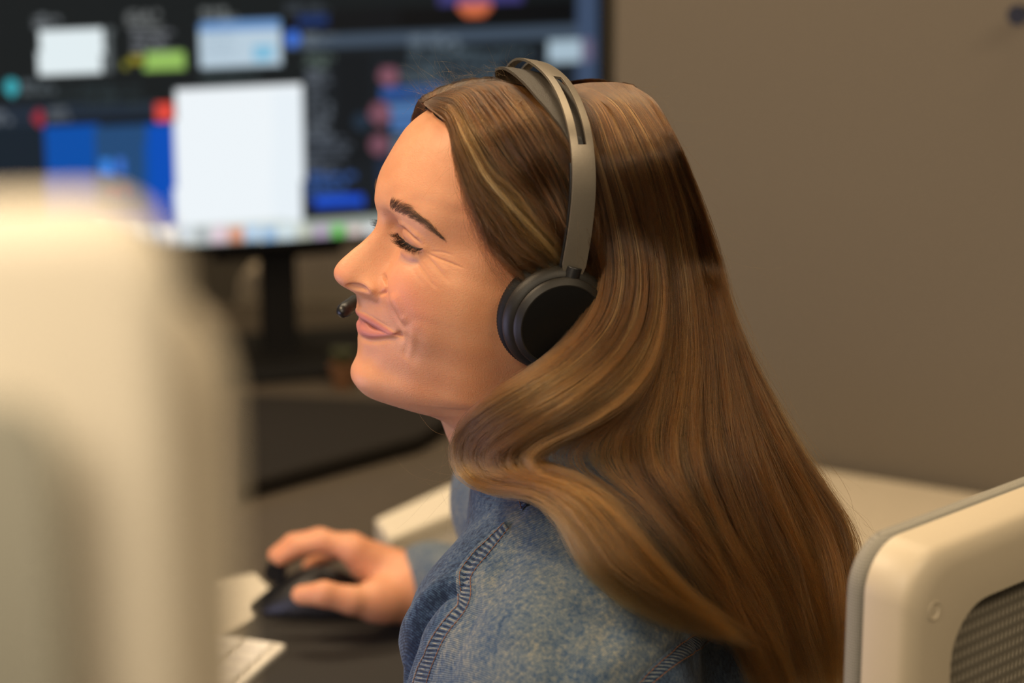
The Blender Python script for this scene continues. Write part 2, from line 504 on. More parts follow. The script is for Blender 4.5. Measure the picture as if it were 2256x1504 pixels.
def skin_material():
    m, nt, b = mat_new('skin')
    lk = nt.links.new
    at = N(nt, 'ShaderNodeAttribute', attribute_name='pigment')
    sep = N(nt, 'ShaderNodeSeparateColor')
    lk(at.outputs['Color'], sep.inputs[0])
    at2 = N(nt, 'ShaderNodeAttribute', attribute_name='undereye')
    tc = N(nt, 'ShaderNodeTexCoord')
    n1 = N(nt, 'ShaderNodeTexNoise', i_Scale=38.0, i_Detail=5.0)
    n2 = N(nt, 'ShaderNodeTexNoise', i_Scale=260.0, i_Detail=3.0)
    lk(tc.outputs['Object'], n1.inputs['Vector']); lk(tc.outputs['Object'], n2.inputs['Vector'])
    cr = N(nt, 'ShaderNodeValToRGB')
    cr.color_ramp.elements[0].position = .35; cr.color_ramp.elements[0].color = (.60, .268, .135, 1)
    cr.color_ramp.elements[1].position = .68; cr.color_ramp.elements[1].color = (.67, .33, .178, 1)
    lk(n1.outputs['Fac'], cr.inputs[0])

    def mixin(prev, fac, col, k):
        mu = N(nt, 'ShaderNodeMath', operation='MULTIPLY'); mu.inputs[1].default_value = k
        lk(fac, mu.inputs[0])
        mx = N(nt, 'ShaderNodeMix', data_type='RGBA'); mx.inputs[7].default_value = (*col, 1)
        lk(mu.outputs[0], mx.inputs[0]); lk(prev, mx.inputs[6])
        return mx.outputs[2]
    c = mixin(cr.outputs[0], sep.outputs[1], (.76, .29, .18), .62)
    c = mixin(c, sep.outputs[2], (.40, .17, .11), .62)
    c = mixin(c, at2.outputs['Fac'], (.36, .22, .20), .6)
    c = mixin(c, sep.outputs[0], (.50, .17, .145), .85)
    lk(c, b.inputs['Base Color'])
    b.inputs['Subsurface Weight'].default_value = .35
    b.inputs['Subsurface Radius'].default_value = (1.0, .32, .16)
    b.inputs['Subsurface Scale'].default_value = .005
    b.inputs['Roughness'].default_value = .5
    b.inputs['Specular IOR Level'].default_value = .42
    # fine skin relief: pores and faint furrows
    vo = N(nt, 'ShaderNodeTexVoronoi', i_Scale=1100.0)
    lk(tc.outputs['Object'], vo.inputs['Vector'])
    n3 = N(nt, 'ShaderNodeTexNoise', i_Scale=900.0, i_Detail=3.0)
    lk(tc.outputs['Object'], n3.inputs['Vector'])
    ad = N(nt, 'ShaderNodeMath', operation='MULTIPLY_ADD'); ad.inputs[1].default_value = .5
    lk(vo.outputs['Distance'], ad.inputs[0]); lk(n3.outputs['Fac'], ad.inputs[2])
    ad2 = N(nt, 'ShaderNodeMath', operation='MULTIPLY_ADD'); ad2.inputs[1].default_value = .35
    lk(n2.outputs['Fac'], ad2.inputs[0]); lk(ad.outputs[0], ad2.inputs[2])
    bp = N(nt, 'ShaderNodeBump'); bp.inputs['Strength'].default_value = .28; bp.inputs['Distance'].default_value = .0006
    lk(ad2.outputs[0], bp.inputs['Height']); lk(bp.outputs[0], b.inputs['Normal'])
    return m


M_skin = skin_material()
person = new_mesh('person', skin_world, skin_faces, M_skin)
ca = person.data.color_attributes.new('pigment', 'FLOAT_COLOR', 'POINT')
ca.data.foreach_set('color', np.concatenate([allp[:, :3], np.ones((len(allp), 1))], 1).astype(np.float32).ravel())
fa = person.data.attributes.new('undereye', 'FLOAT', 'POINT')
fa.data.foreach_set('value', allp[:, 3].astype(np.float32))
tag(person, 'smiling woman with long brown hair, headset and denim jacket looking left', 'person')
head_bvh = BVHTree.FromPolygons([tuple(v) for v in skin_world[::1].tolist()], skin_faces.tolist())


# ================================================================== HAIR
def sm(x, a, b):
    t = np.clip((x - a) / (b - a), 0, 1)
    return t * t * (3 - 2 * t)


Hf, Hl, Hu = LP[:, 0], LP[:, 1], LP[:, 2]
SKN = half_normals(HALF).reshape(-1, 3)
_e = np.stack([(Hf + 8) / 95 ** 2, Hl / 72 ** 2, (Hu - 25) / 100 ** 2], -1)
_e /= np.linalg.norm(_e, axis=1, keepdims=True)
_w = sm(Hu, 96, 112)[:, None]
_w = np.maximum(_w, sm(-Hf, 20, 60)[:, None] * sm(Hu, -10, 20)[:, None])
SKH = SKN * (1 - _w) + _e * _w
SKH /= np.linalg.norm(SKH, axis=1, keepdims=True)
LIFT = 4 + 7 * sm(Hu, 70, 115) + 4 * sm(-Hf, -60, 0) + 20 * sm(-Hf, 10, 95) * sm(Hu, -60, 60) + 6 * sm(Hl, 30, 60) + 4 * sm(-Hf, 5, 40) * sm(Hu, 70, 100)
press = np.exp(-((Hf - 7) / 17) ** 2) * sm(Hu, 50, 100)
LIFT = np.maximum(LIFT - 9.5 * press, 2.5)
INF = LP + SKH * LIFT[:, None]
INFW = H(INF[:, 0], INF[:, 1], INF[:, 2])
INFR = INF * [1, -1, 1]
INFRW = H(INFR[:, 0], INFR[:, 1], INFR[:, 2])
keep = (Hu > -60)
hs_v = np.concatenate([INFW, INFRW])
hs_f = np.concatenate([fl[:, ::-1], fl + len(INFW)])
hs_bvh = BVHTree.FromPolygons(hs_v.tolist(), hs_f.tolist())
hs_px = project(hs_v)


def scalp(px, py, lift=0.):
    """point of the hair surface over the skull seen at a pixel"""
    r = ray(px, py)
    rn = r / np.linalg.norm(r)
    h = hs_bvh.ray_cast(Vector(EYE), Vector(rn))
    if h[0] is not None:
        return np.array(h[0]) + np.array(h[1]) * 0
    k = np.argmin((hs_px[:, 0] - px) ** 2 + (hs_px[:, 1] - py) ** 2)
    return EYE + r * hs_px[k, 2]


def root(f, l=0.):
    """root on the parting at head-frame f, lateral l"""
    for dl in (.4, 1.0, 2.0, 4.0, 7.0, 10.0):
        h = hs_bvh.ray_cast(Vector(H(f, l + dl, 220)), Vector(-HU))
        if h[0] is not None and toH(np.array(h[0]))[2] > 80:
            return np.array(h[0])
    raise ValueError('root %s %s' % (f, l))


def guide(*pts, dd=0., y0=680, y1=1040):
    out = []
    for p in pts:
        if isinstance(p, np.ndarray):
            out.append(p)
        elif len(p) == 2:
            out.append(scalp(*p))
        elif p[0] == 'h':
            out.append(H(*p[1:]))
        else:
            out.append(P(p[0], p[1], p[2] + dd * (1 - float(sm(p[1], y0, y1)))))
    return resample(np.array(out), 48)


NG = 48
FRONT = np.array([
    guide((960, 250), (985, 272), (1003, 345), (1030, 430), (1060, 500), (1092, 560), (1120, 600), (1170, 640)),
    guide(root(84, 2), (985, 262), (1012, 330), (1050, 415), (1092, 480), (1135, 535), (1180, 570), (1245, 620)),
    guide(root(80, 1), (995, 235), (1030, 300), (1078, 380), (1130, 440), (1180, 500), (1220, 550), (1270, 620)),
    guide(root(74, 0), (1015, 212), (1065, 285), (1120, 370), (1175, 440), (1215, 500), (1245, 550), (1290, 620)),
    guide(root(64, 0), (1045, 195), (1100, 265), (1155, 350), (1205, 430), (1240, 500), (1262, 555), (1300, 620)),
    guide(root(52, 0), (1080, 190), (1135, 255), (1185, 330), (1232, 420), (1262, 500), (1280, 560), (1312, 630)),
    guide(root(38, 0), (1120, 190), (1165, 240), (1215, 320), (1258, 410), (1285, 500), (1300, 560), (1325, 640)),
    guide(root(22, 0), (1160, 200), (1200, 245), (1245, 320), (1285, 410), (1308, 500), (1322, 580), (1340, 660)),
    guide(root(9, 0), (1212, 212), (1248, 262), (1285, 335), (1310, 420), (1326, 510), (1336, 590), (1350, 670)),
])
LOCK = np.array([
    guide(root(14), (1250, 240), (1290, 330), (1312, 430), (1325, 520), (1330, 600, 1.512), (1312, 680, 1.500), (1262, 752, 1.496), (1180, 815, 1.503), (1090, 868, 1.520), (1022, 925, 1.545), (1004, 985, 1.570), (1018, 1040, 1.565), (1070, 1076, 1.535), (1160, 1090, 1.505), (1235, 1145, 1.485), (1290, 1240, 1.475), (1370, 1320, 1.480), (1470, 1372, 1.490), (1560, 1400, 1.505), dd=.030, y0=680, y1=920),
    guide(root(4), (1285, 235), (1320, 330), (1350, 430), (1370, 520), (1378, 610, 1.508), (1358, 700, 1.497), (1300, 780, 1.493), (1210, 848, 1.500), (1115, 905, 1.516), (1050, 955, 1.538), (1034, 1000, 1.553), (1058, 1038, 1.548), (1115, 1062, 1.522), (1190, 1082, 1.497), (1262, 1140, 1.479), (1325, 1230, 1.470), (1410, 1310, 1.476), (1505, 1370, 1.488), (1600, 1412, 1.505), dd=.030, y0=680, y1=920),
    guide(root(-8), (1315, 228), (1360, 330), (1395, 440), (1418, 540), (1426, 640, 1.510), (1405, 735, 1.500), (1345, 820, 1.496), (1255, 890, 1.500), (1165, 945, 1.510), (1100, 990, 1.524), (1092, 1022, 1.530), (1130, 1045, 1.518), (1190, 1062, 1.500), (1250, 1088, 1.484), (1310, 1150, 1.473), (1375, 1240, 1.468), (1455, 1310, 1.474), (1550, 1372, 1.488), (1640, 1425, 1.505), dd=.030, y0=680, y1=920),
    guide(root(-18), (1340, 220), (1395, 330), (1432, 440), (1456, 550), (1464, 660, 1.516), (1448, 770, 1.508), (1398, 860, 1.504), (1315, 925, 1.503), (1230, 968, 1.507), (1175, 1000, 1.510), (1180, 1030, 1.508), (1230, 1050, 1.498), (1290, 1075, 1.486), (1345, 1120, 1.476), (1405, 1190, 1.471), (1470, 1270, 1.474), (1545, 1340, 1.484), (1620, 1395, 1.498), (1680, 1445, 1.512), dd=.030, y0=680, y1=920),
])
BACK = np.array([
    guide(root(-14), (1345, 240), (1390, 340), (1420, 450), (1440, 560), (1450, 670, 1.524), (1448, 780, 1.522), (1425, 880, 1.524), (1400, 960, 1.524), (1415, 1030, 1.516), (1470, 1110, 1.512), (1540, 1210, 1.514), (1610, 1320, 1.522), (1665, 1430, 1.530), (1700, 1560, 1.538), dd=0.034, y0=680, y1=1050),
    guide(root(-25), (1370, 232), (1425, 330), (1458, 440), (1482, 560), (1494, 680, 1.528), (1492, 800, 1.524), (1478, 900, 1.524), (1468, 980, 1.523), (1495, 1070, 1.518), (1550, 1170, 1.520), (1615, 1280, 1.526), (1670, 1390, 1.532), (1705, 1470, 1.538), (1730, 1560, 1.543), dd=0.034, y0=680, y1=1050),
    guide(root(-40), (1395, 228), (1452, 325), (1490, 440), (1516, 570), (1532, 700, 1.538), (1538, 820, 1.534), (1535, 920, 1.534), (1545, 1010, 1.532), (1580, 1110, 1.532), (1630, 1220, 1.534), (1685, 1320, 1.540), (1725, 1420, 1.546), (1750, 1490, 1.550), (1768, 1560, 1.554), dd=0.03, y0=680, y1=1050),
    guide(root(-45), (1415, 228), (1472, 320), (1515, 440), (1545, 570), (1566, 700, 1.554), (1582, 820, 1.550), (1595, 920, 1.550), (1620, 1020, 1.550), (1660, 1130, 1.550), (1705, 1230, 1.552), (1745, 1330, 1.557), (1775, 1420, 1.560), (1795, 1490, 1.562), (1808, 1560, 1.565), dd=0.022, y0=680, y1=1050),
    guide(root(-50), (1424, 220), (1454, 262), (1493, 325), (1532, 445), (1565, 580), (1590, 700, 1.575), (1615, 810, 1.572), (1645, 910, 1.572), (1685, 1010, 1.572), (1730, 1110, 1.573), (1775, 1210, 1.574), (1805, 1310, 1.576), (1825, 1400, 1.578), (1835, 1480, 1.580), (1842, 1560, 1.582), dd=0.01, y0=680, y1=1050),
    guide(root(-54), (1438, 218), (1470, 266), (1506, 345), (1545, 460), (1578, 585), (1604, 700, 1.605), (1645, 800, 1.603), (1698, 895, 1.603), (1750, 985, 1.603), (1808, 1078, 1.603), (1862, 1170, 1.603), (1880, 1280, 1.604), (1876, 1380, 1.605), (1870, 1470, 1.606), (1872, 1560, 1.607), dd=0.0, y0=680, y1=1050),
    guide(root(-60, -10), ('h', -97, -10, 106), ('h', -118, -10, 75), ('h', -131, -12, 40), ('h', -138, -12, 5), ('h', -142, -12, -40), ('h', -150, -14, -80), ('h', -172, -16, -130), ('h', -195, -20, -180), ('h', -212, -22, -230), ('h', -222, -24, -280), ('h', -228, -26, -340)),
    guide(root(-58, -26), ('h', -92, -36, 102), ('h', -112, -42, 75), ('h', -120, -50, 40), ('h', -122, -52, 5), ('h', -124, -52, -40), ('h', -130, -54, -80), ('h', -148, -60, -130), ('h', -168, -66, -180), ('h', -184, -72, -230), ('h', -196, -74, -280), ('h', -204, -76, -340)),
    guide(root(-70, -30), ('h', -90, -66, 75), ('h', -94, -76, 40), ('h', -94, -79, 5), ('h', -94, -79, -40), ('h', -98, -80, -80), ('h', -118, -82, -130), ('h', -150, -84, -180), ('h', -180, -86, -230), ('h', -198, -88, -280), ('h', -210, -90, -340)),
    guide(root(-40, -30), ('h', -58, -80, 75), ('h', -62, -87, 40), ('h', -62, -89, 5), ('h', -62, -88, -40), ('h', -64, -88, -80), ('h', -88, -90, -130), ('h', -128, -92, -180), ('h', -164, -94, -230), ('h', -186, -96, -280), ('h', -198, -98, -330)),
    guide(root(-10, -20), ('h', -28, -82, 75), ('h', -34, -88, 40), ('h', -36, -90, 5), ('h', -38, -90, -40), ('h', -40, -88, -80), ('h', -72, -92, -130), ('h', -112, -96, -180), ('h', -150, -100, -230), ('h', -175, -102, -280), ('h', -188, -104, -320)),
])


def mirror(G):
    q = toH(G.reshape(-1, 3)) * [1, -1, 1]
    return H(q[:, 0], q[:, 1], q[:, 2]).reshape(G.shape)


FARFRONT = mirror(FRONT)


class Strands:
    def __init__(self):
        self.p, self.r, self.c, self.n = [], [], [], []

    def add(self, pts, rad, col):
        self.p.append(pts.astype(np.float32)); self.n.append(len(pts))
        self.r.append(rad); self.c.append(col)


def noise1(n, s, k, r):
    """smooth random wobble over s (n strands), k random harmonics"""
    out = np.zeros((n, len(s)))
    for i in range(k):
        fq = r.uniform(.6, 2.2 + i * 1.3, (n, 1)); ph = r.uniform(0, 6.28, (n, 1)); am = r.normal(0, 1, (n, 1)) / (i + 1)
        out += am * np.sin(6.283 * fq * s[None] + ph)
    return out


def eval_sheet(G, a, s):
    """G guides (m, NG, 3); a (n,k) sheet position 0..m-1; s (n,k) along 0..1"""
    m = len(G)
    ext = np.concatenate([[2 * G[0] - G[1]], G, [2 * G[-1] - G[-2]]])
    a = np.clip(a, -.35, m - 1 + .35)
    i = np.clip(np.floor(a).astype(int), 0, m - 2)
    t = (a - i)[..., None]
    x = np.clip(s, 0, 1) * (NG - 1)
    j = np.clip(np.floor(x).astype(int), 0, NG - 2)
    u = (x - j)[..., None]

    def at(k):
        return ext[i + k, j] * (1 - u) + ext[i + k, j + 1] * u
    p0, p1, p2, p3 = at(0), at(1), at(2), at(3)
    return .5 * ((2 * p1) + (-p0 + p2) * t + (2 * p0 - 5 * p1 + 4 * p2 - p3) * t ** 2 + (-p0 + 3 * p1 - 3 * p2 + p3) * t ** 3)


HC = H(-15, 0, 30)
AXB = H(-60, 0, -400)


def outward(p):
    """outward direction of the hair body: away from an axis through head and back"""
    ab = AXB - HC
    t = np.clip(((p - HC) @ ab) / (ab @ ab), 0, 1)[..., None]
    d = p - (HC + t * ab)
    return d / np.maximum(np.linalg.norm(d, axis=-1, keepdims=True), 1e-6)


BROWN = np.array([.034, .0142, .0048])
GOLD = np.array([.25, .092, .019])
BLOND = np.array([.50, .29, .10])


def grow(S, G, count, npts, thick, clumps, seed, tint=None, rad=.00007, pull=.6, a0=0., a1=None, s_end=(.86, 1.0), frizz=.0012, s0=0., wave=1.0, goldk=1.0, bright=None):
    r = np.random.default_rng(seed)
    m = len(G)
    a1 = (m - 1) if a1 is None else a1
    s = np.linspace(0, 1, npts)
    cc = np.sort(r.uniform(a0, a1, clumps))                     # big locks
    cfine = np.sort(r.uniform(a0, a1, clumps * 7))
    cwob = sm(s, .05, .5)[None] * noise1(len(cc), s, 2, r) * .10 * (a1 - a0) / clumps * 2.0
    fwob = noise1(len(cfine), s, 3, r) * .6 * (a1 - a0) / (clumps * 7)
    cdepth = r.uniform(0, 1, len(cc)); fdepth = r.uniform(0, 1, len(cfine)) ** 2; ctone = r.normal(0, 1, len(cc)); ftone = r.normal(0, 1, len(cfine))
    a = r.uniform(a0, a1, count)
    near = np.abs(a[:, None] - cc[None]).argmin(1)
    nf = np.abs(a[:, None] - cfine[None]).argmin(1)
    send = r.uniform(s_end[0], s_end[1], count)
    ss = s0 + s[None] * (send[:, None] - s0)
    k1 = pull * .55 * sm(ss, .25, .95); k2 = .75 * sm(ss, .02, .35)
    loose = (r.uniform(0, 1, count) < .20)[:, None]
    k1 = np.where(loose, k1 * .2, k1); k2 = np.where(loose, k2 * .1, k2)
    af = a[:, None] + (cfine[nf][:, None] + fwob[nf] - a[:, None]) * k2
    aa = af + (cc[near][:, None] - af) * k1 + cwob[near]
    dist = np.abs(a - cc[near]) / ((a1 - a0) / clumps * .6)
    p = eval_sheet(G, aa, ss)
    o = outward(p)
    dep = r.uniform(0, 1, count) ** 1.3 * np.where(loose[:, 0], .25, 1)
    ridge = np.clip(1 - dist[:, None] ** 2, -1.0, 1)
    env = sm(ss, 0, .12)
    off = -dep[:, None] * thick * (.25 + .75 * env) + (ridge * .0022 + (cdepth[near][:, None] - .5) * .0055) * sm(ss, .05, .6)
    dfin = np.clip(np.abs(a - cfine[nf]) / ((a1 - a0) / (clumps * 7) * .6), 0, 1.3)
    off = off + ((1 - dfin ** 2) * .0009)[:, None] * sm(ss, .05, .4) - (fdepth[nf] * .0065)[:, None] * sm(ss, .04, .4)
    p = p + o * off[..., None]
    T = np.gradient(p, axis=1); T /= np.maximum(np.linalg.norm(T, axis=-1, keepdims=True), 1e-9)
    B = np.cross(T, o)
    wc1, wc2 = noise1(len(cc), s, 3, r), noise1(len(cc), s, 3, r)
    wf1, wf2 = noise1(len(cfine), s, 4, r), noise1(len(cfine), s, 4, r)
    g1 = sm(ss, .25, .95) * wave; g2 = sm(ss, .10, .75) * wave
    p = p + B * (wc1[near] * g1 * .0034 + wf1[nf] * g2 * .0017)[..., None] + o * (wc2[near] * g1 * .0014 + wf2[nf] * g2 * .0012)[..., None]
    T = np.gradient(p, axis=1); T /= np.maximum(np.linalg.norm(T, axis=-1, keepdims=True), 1e-9)
    B = np.cross(T, o)
    frizz = frizz * np.where(loose, 2.2, 1.0)
    p = p + B * (noise1(count, s, 3, r) * frizz * sm(ss, .03, .8) * .5)[..., None] + o * (np.abs(noise1(count, s, 2, r)) * frizz * .5 * sm(ss, .05, .8))[..., None]
    col0 = BROWN[None] * np.exp(.20 * ctone[near] + .30 * ftone[nf] + r.normal(0, .32, count))[:, None]
    gm = np.clip(.30 + .16 * ctone[near] + .16 * ftone[nf] + r.normal(0, .22, count), 0, 1)
    mixg = (sm(ss, .12, .95) * .75 + .10) * (gm[:, None] * 1.5)
    mixg = np.clip(mixg * goldk, 0, 1)[..., None]
    col = col0[:, None] * (1 - mixg) + GOLD[None, None] * mixg
    if bright is not None:  # paler strands: varied hair tone that also paints in specular glints
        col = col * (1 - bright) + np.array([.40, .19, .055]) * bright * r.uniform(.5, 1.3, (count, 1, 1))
    if tint is not None:
        w = np.clip(tint(a, ss), 0, 1)[..., None]
        col = col * (1 - w) + BLOND * w
    rr = rad * r.uniform(.75, 1.25, (count, 1)) * (1 - .75 * sm(ss / send[:, None], .82, 1.0))
    S.p.append(p.reshape(-1, 3).astype(np.float32)); S.n.append(np.full(count, npts))
    S.r.append(rr.reshape(-1).astype(np.float32)); S.c.append(col.reshape(-1, 3).astype(np.float32))


def hair_material():
    m = bpy.data.materials.new('hair')
    m.use_nodes = True
    nt = m.node_tree
    nt.nodes.clear()
    out = N(nt, 'ShaderNodeOutputMaterial')
    h = N(nt, 'ShaderNodeBsdfHairPrincipled', model='CHIANG', parametrization='COLOR')
    at = N(nt, 'ShaderNodeAttribute', attribute_name='tone')
    nt.links.new(at.outputs['Color'], h.inputs['Color'])
    h.inputs['Roughness'].default_value = .26
    h.inputs['Radial Roughness'].default_value = .35
    h.inputs['Coat'].default_value = .0
    h.inputs['IOR'].default_value = 1.40
    h.inputs['Random Roughness'].default_value = .2
    nt.links.new(h.outputs[0], out.inputs[0])
    return m


M_hair = hair_material()
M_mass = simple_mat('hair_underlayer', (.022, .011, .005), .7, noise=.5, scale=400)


def make_strands(name, S, mat, parent):
    n = np.concatenate([np.atleast_1d(x) for x in S.n]).astype(np.int32)
    hc = bpy.data.hair_curves.new(name)
    hc.add_curves(n.tolist())
    pos = np.concatenate(S.p); rad = np.concatenate(S.r); col = np.concatenate(S.c)
    hc.attributes['position'].data.foreach_set('vector', pos.ravel())
    ra = hc.attributes.get('radius') or hc.attributes.new('radius', 'FLOAT', 'POINT')
    ra.data.foreach_set('value', rad)
    ca = hc.attributes.new('tone', 'FLOAT_COLOR', 'POINT')
    ca.data.foreach_set('color', np.concatenate([col, np.ones((len(col), 1), np.float32)], 1).ravel())
    hc.materials.append(mat)
    o = bpy.data.objects.new(name, hc)
    sc.collection.objects.link(o)
    o.parent = parent
    return o


HQ = 1.0
S = Strands()


def tint_front(a, ss):
    return (np.exp(-((a[:, None] - 1.9) / .34) ** 2) * .85 + .10 * np.exp(-((a[:, None] - 1.2) / .8) ** 2)) * sm(ss, .10, .35) * (1 - .5 * sm(ss, .8, 1.0)) * (.35 + .65 * (np.sin(a[:, None] * 47.0) > -.2))


grow(S, FRONT, int(13000 * HQ), 30, .006, 44, 11, tint_front, pull=.45, s_end=(.93, 1.0), frizz=.0013, a0=.0, wave=.65, goldk=.38)
grow(S, FRONT, int(900 * HQ), 26, .002, 30, 12, rad=.00005, pull=.2, s_end=(.5, 1.0), frizz=.005, a0=-.3, a1=2)
grow(S, LOCK, int(15000 * HQ), 44, .016, 26, 21, lambda a, ss: .22 * sm(ss, .35, .5) * (.4 + .6 * np.exp(-((a[:, None] - .6) / .8) ** 2)), pull=.34, s_end=(.84, 1.0), frizz=.0026, wave=1.15)
grow(S, BACK, int(22000 * HQ), 40, .016, 44, 31, None, pull=.6, s_end=(.9, 1.0), frizz=.0026, a1=5.2, wave=1.7)
grow(S, BACK, int(8000 * HQ), 32, .014, 16, 32, None, pull=.55, s_end=(.9, 1.0), frizz=.0022, a0=4.6, rad=.0001)
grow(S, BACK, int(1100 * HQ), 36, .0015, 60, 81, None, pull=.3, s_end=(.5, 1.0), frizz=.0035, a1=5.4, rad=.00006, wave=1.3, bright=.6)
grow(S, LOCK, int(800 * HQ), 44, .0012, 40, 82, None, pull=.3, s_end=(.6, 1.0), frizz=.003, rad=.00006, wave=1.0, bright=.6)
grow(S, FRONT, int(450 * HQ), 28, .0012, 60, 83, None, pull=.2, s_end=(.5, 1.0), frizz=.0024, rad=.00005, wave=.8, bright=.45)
MID = np.array([LOCK[3], (LOCK[3] * .55 + BACK[0] * .45), (LOCK[3] * .2 + BACK[0] * .8), BACK[0]])
grow(S, MID, int(3000 * HQ), 36, .012, 24, 61, None, pull=.4, s_end=(.40, .64), frizz=.0035)
grow(S, MID, int(500 * HQ), 36, .004, 12, 62, None, pull=.5, s_end=(.7, .98), frizz=.004)
grow(S, FARFRONT, int(5000 * HQ), 24, .006, 20, 41, None, pull=.45, s_end=(.93, 1.0), frizz=.0012, rad=.0001)
grow(S, BACK, int(1500 * HQ), 30, .002, 40, 51, None, pull=.1, s_end=(.4, 1.0), frizz=.009, a1=6, rad=.00005)
grow(S, BACK, int(900 * HQ), 18, .002, 60, 53, None, pull=.1, s_end=(.10, .32), frizz=.010, a1=5.5, rad=.00005, wave=3)
grow(S, FRONT, int(500 * HQ), 18, .002, 60, 54, None, pull=.1, s_end=(.10, .45), frizz=.008, a0=1.5, rad=.00005, wave=3)
grow(S, LOCK, int(500 * HQ), 40, .002, 20, 52, None, pull=.1, s_end=(.5, 1.0), frizz=.007, rad=.00005)


def flyaways(S, starts, dirs, n, length, curl, seed, rad=.00004, npts=22):
    r = np.random.default_rng(seed)
    for k in range(n):
        i = r.integers(len(starts))
        p = starts[i] + r.normal(0, .004, 3)
        d = dirs[i] + r.normal(0, .45, 3); d /= np.linalg.norm(d)
        ax = r.normal(0, 1, 3); ax /= np.linalg.norm(ax)
        L = length * r.uniform(.4, 1.3)
        ang = curl * r.uniform(.2, 1.3)
        pts = [p]
        for q in range(npts - 1):
            a_ = ang / npts * (1 + .6 * math.sin(q * .5))
            d = d * math.cos(a_) + np.cross(ax, d) * math.sin(a_) + ax * (ax @ d) * (1 - math.cos(a_))
            p = p + d * L / npts
            pts.append(p)
        S.p.append(np.array(pts, np.float32)); S.n.append(np.array([npts]))
        S.r.append((rad * np.linspace(1, .35, npts)).astype(np.float32))
        S.c.append(np.tile((GOLD * r.uniform(.35, 1.0)).astype(np.float32), (npts, 1)))


st_ = np.array([root(f, 0) for f in range(20, 84, 3)])
flyaways(S, st_, np.tile(HU * .8 + HF * .55 - HL * .2, (len(st_), 1)), 110, .026, 4.6, 71, rad=.000035)
flyaways(S, st_[10:], np.tile(HU * .5 + HF * .9, (12, 1)), 60, .030, 5.2, 72)
st_ = np.array([P(x, y, 1.60) for x, y in ((1400, 200), (1450, 245), (1495, 330), (1535, 440), (1580, 560), (1615, 680), (1660, 800), (1730, 910), (1800, 1030), (1870, 1150))])
flyaways(S, st_, np.tile(np.array([.35, .1, -.8]), (len(st_), 1)), 70, .07, 2.4, 73, rad=.00003)
flyaways(S, np.array([P(1010, 960, 1.565), P(1020, 1010, 1.565), P(1040, 1045, 1.56)]), np.tile(np.array([-.5, .1, -.7]), (3, 1)), 26, .055, 1.8, 74)
flyaways(S, np.array([P(1068, 520, 1.545), P(1092, 570, 1.545), P(1100, 610, 1.545)]), np.tile(np.array([-.1, -.1, -1.0]), (3, 1)), 60, .022, 1.6, 75)
flyaways(S, np.array([scalp(1003, 300), scalp(1015, 360), scalp(1030, 420), scalp(1045, 460)]), np.tile(np.array([-.35, -.12, -.9]), (4, 1)), 46, .034, 1.4, 76)
hair_strands = make_strands('hair', S, M_hair, person)


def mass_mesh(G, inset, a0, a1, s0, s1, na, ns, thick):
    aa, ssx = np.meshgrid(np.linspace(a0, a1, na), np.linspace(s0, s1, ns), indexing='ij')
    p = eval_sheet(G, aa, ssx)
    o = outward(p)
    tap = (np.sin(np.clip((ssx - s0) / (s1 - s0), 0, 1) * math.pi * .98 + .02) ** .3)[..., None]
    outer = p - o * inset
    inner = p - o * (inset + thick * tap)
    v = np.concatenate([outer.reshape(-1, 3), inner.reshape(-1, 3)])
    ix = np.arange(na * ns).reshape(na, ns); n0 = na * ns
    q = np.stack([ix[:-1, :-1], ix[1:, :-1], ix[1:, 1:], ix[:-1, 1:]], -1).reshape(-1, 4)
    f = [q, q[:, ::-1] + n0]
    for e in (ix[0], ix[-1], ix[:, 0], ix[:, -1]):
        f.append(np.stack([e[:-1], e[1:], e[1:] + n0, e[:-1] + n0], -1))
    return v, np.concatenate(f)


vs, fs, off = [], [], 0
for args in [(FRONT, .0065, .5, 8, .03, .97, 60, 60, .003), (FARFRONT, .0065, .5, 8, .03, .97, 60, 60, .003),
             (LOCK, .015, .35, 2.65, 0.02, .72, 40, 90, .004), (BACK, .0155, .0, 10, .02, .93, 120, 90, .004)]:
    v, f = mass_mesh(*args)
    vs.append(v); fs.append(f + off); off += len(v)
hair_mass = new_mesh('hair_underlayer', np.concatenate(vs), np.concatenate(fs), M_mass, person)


# ================================================================== BROWS AND LASHES
def line_strands(S, roots, dirs, length, curl, rad, col, npts=8, nrm=None):
    n = len(roots)
    t = np.linspace(0, 1, npts)
    p = roots[:, None] + dirs[:, None] * (t[None, :, None] * length[:, None, None]) + curl[:, None] * (t[None, :, None] ** 2)
    S.p.append(p.reshape(-1, 3).astype(np.float32)); S.n.append(np.full(n, npts))
    S.r.append((rad * (1 - .85 * t ** 1.5)[None].repeat(n, 0)).reshape(-1).astype(np.float32))
    S.c.append(np.repeat(np.array(col, np.float32)[None], n * npts, 0) * np.repeat(np.random.default_rng(5).uniform(.7, 1.4, (n, 1)), npts, 0).astype(np.float32))


def nearest_n(pts):
    _, i, _ = None, None, None
    out = []
    for p in pts:
        k = np.argmin(((LP - p) ** 2).sum(1))
        out.append(SKN[k])
    return np.array(out)


def both_sides(fn):
    for s in (1, -1):
        fn(s)


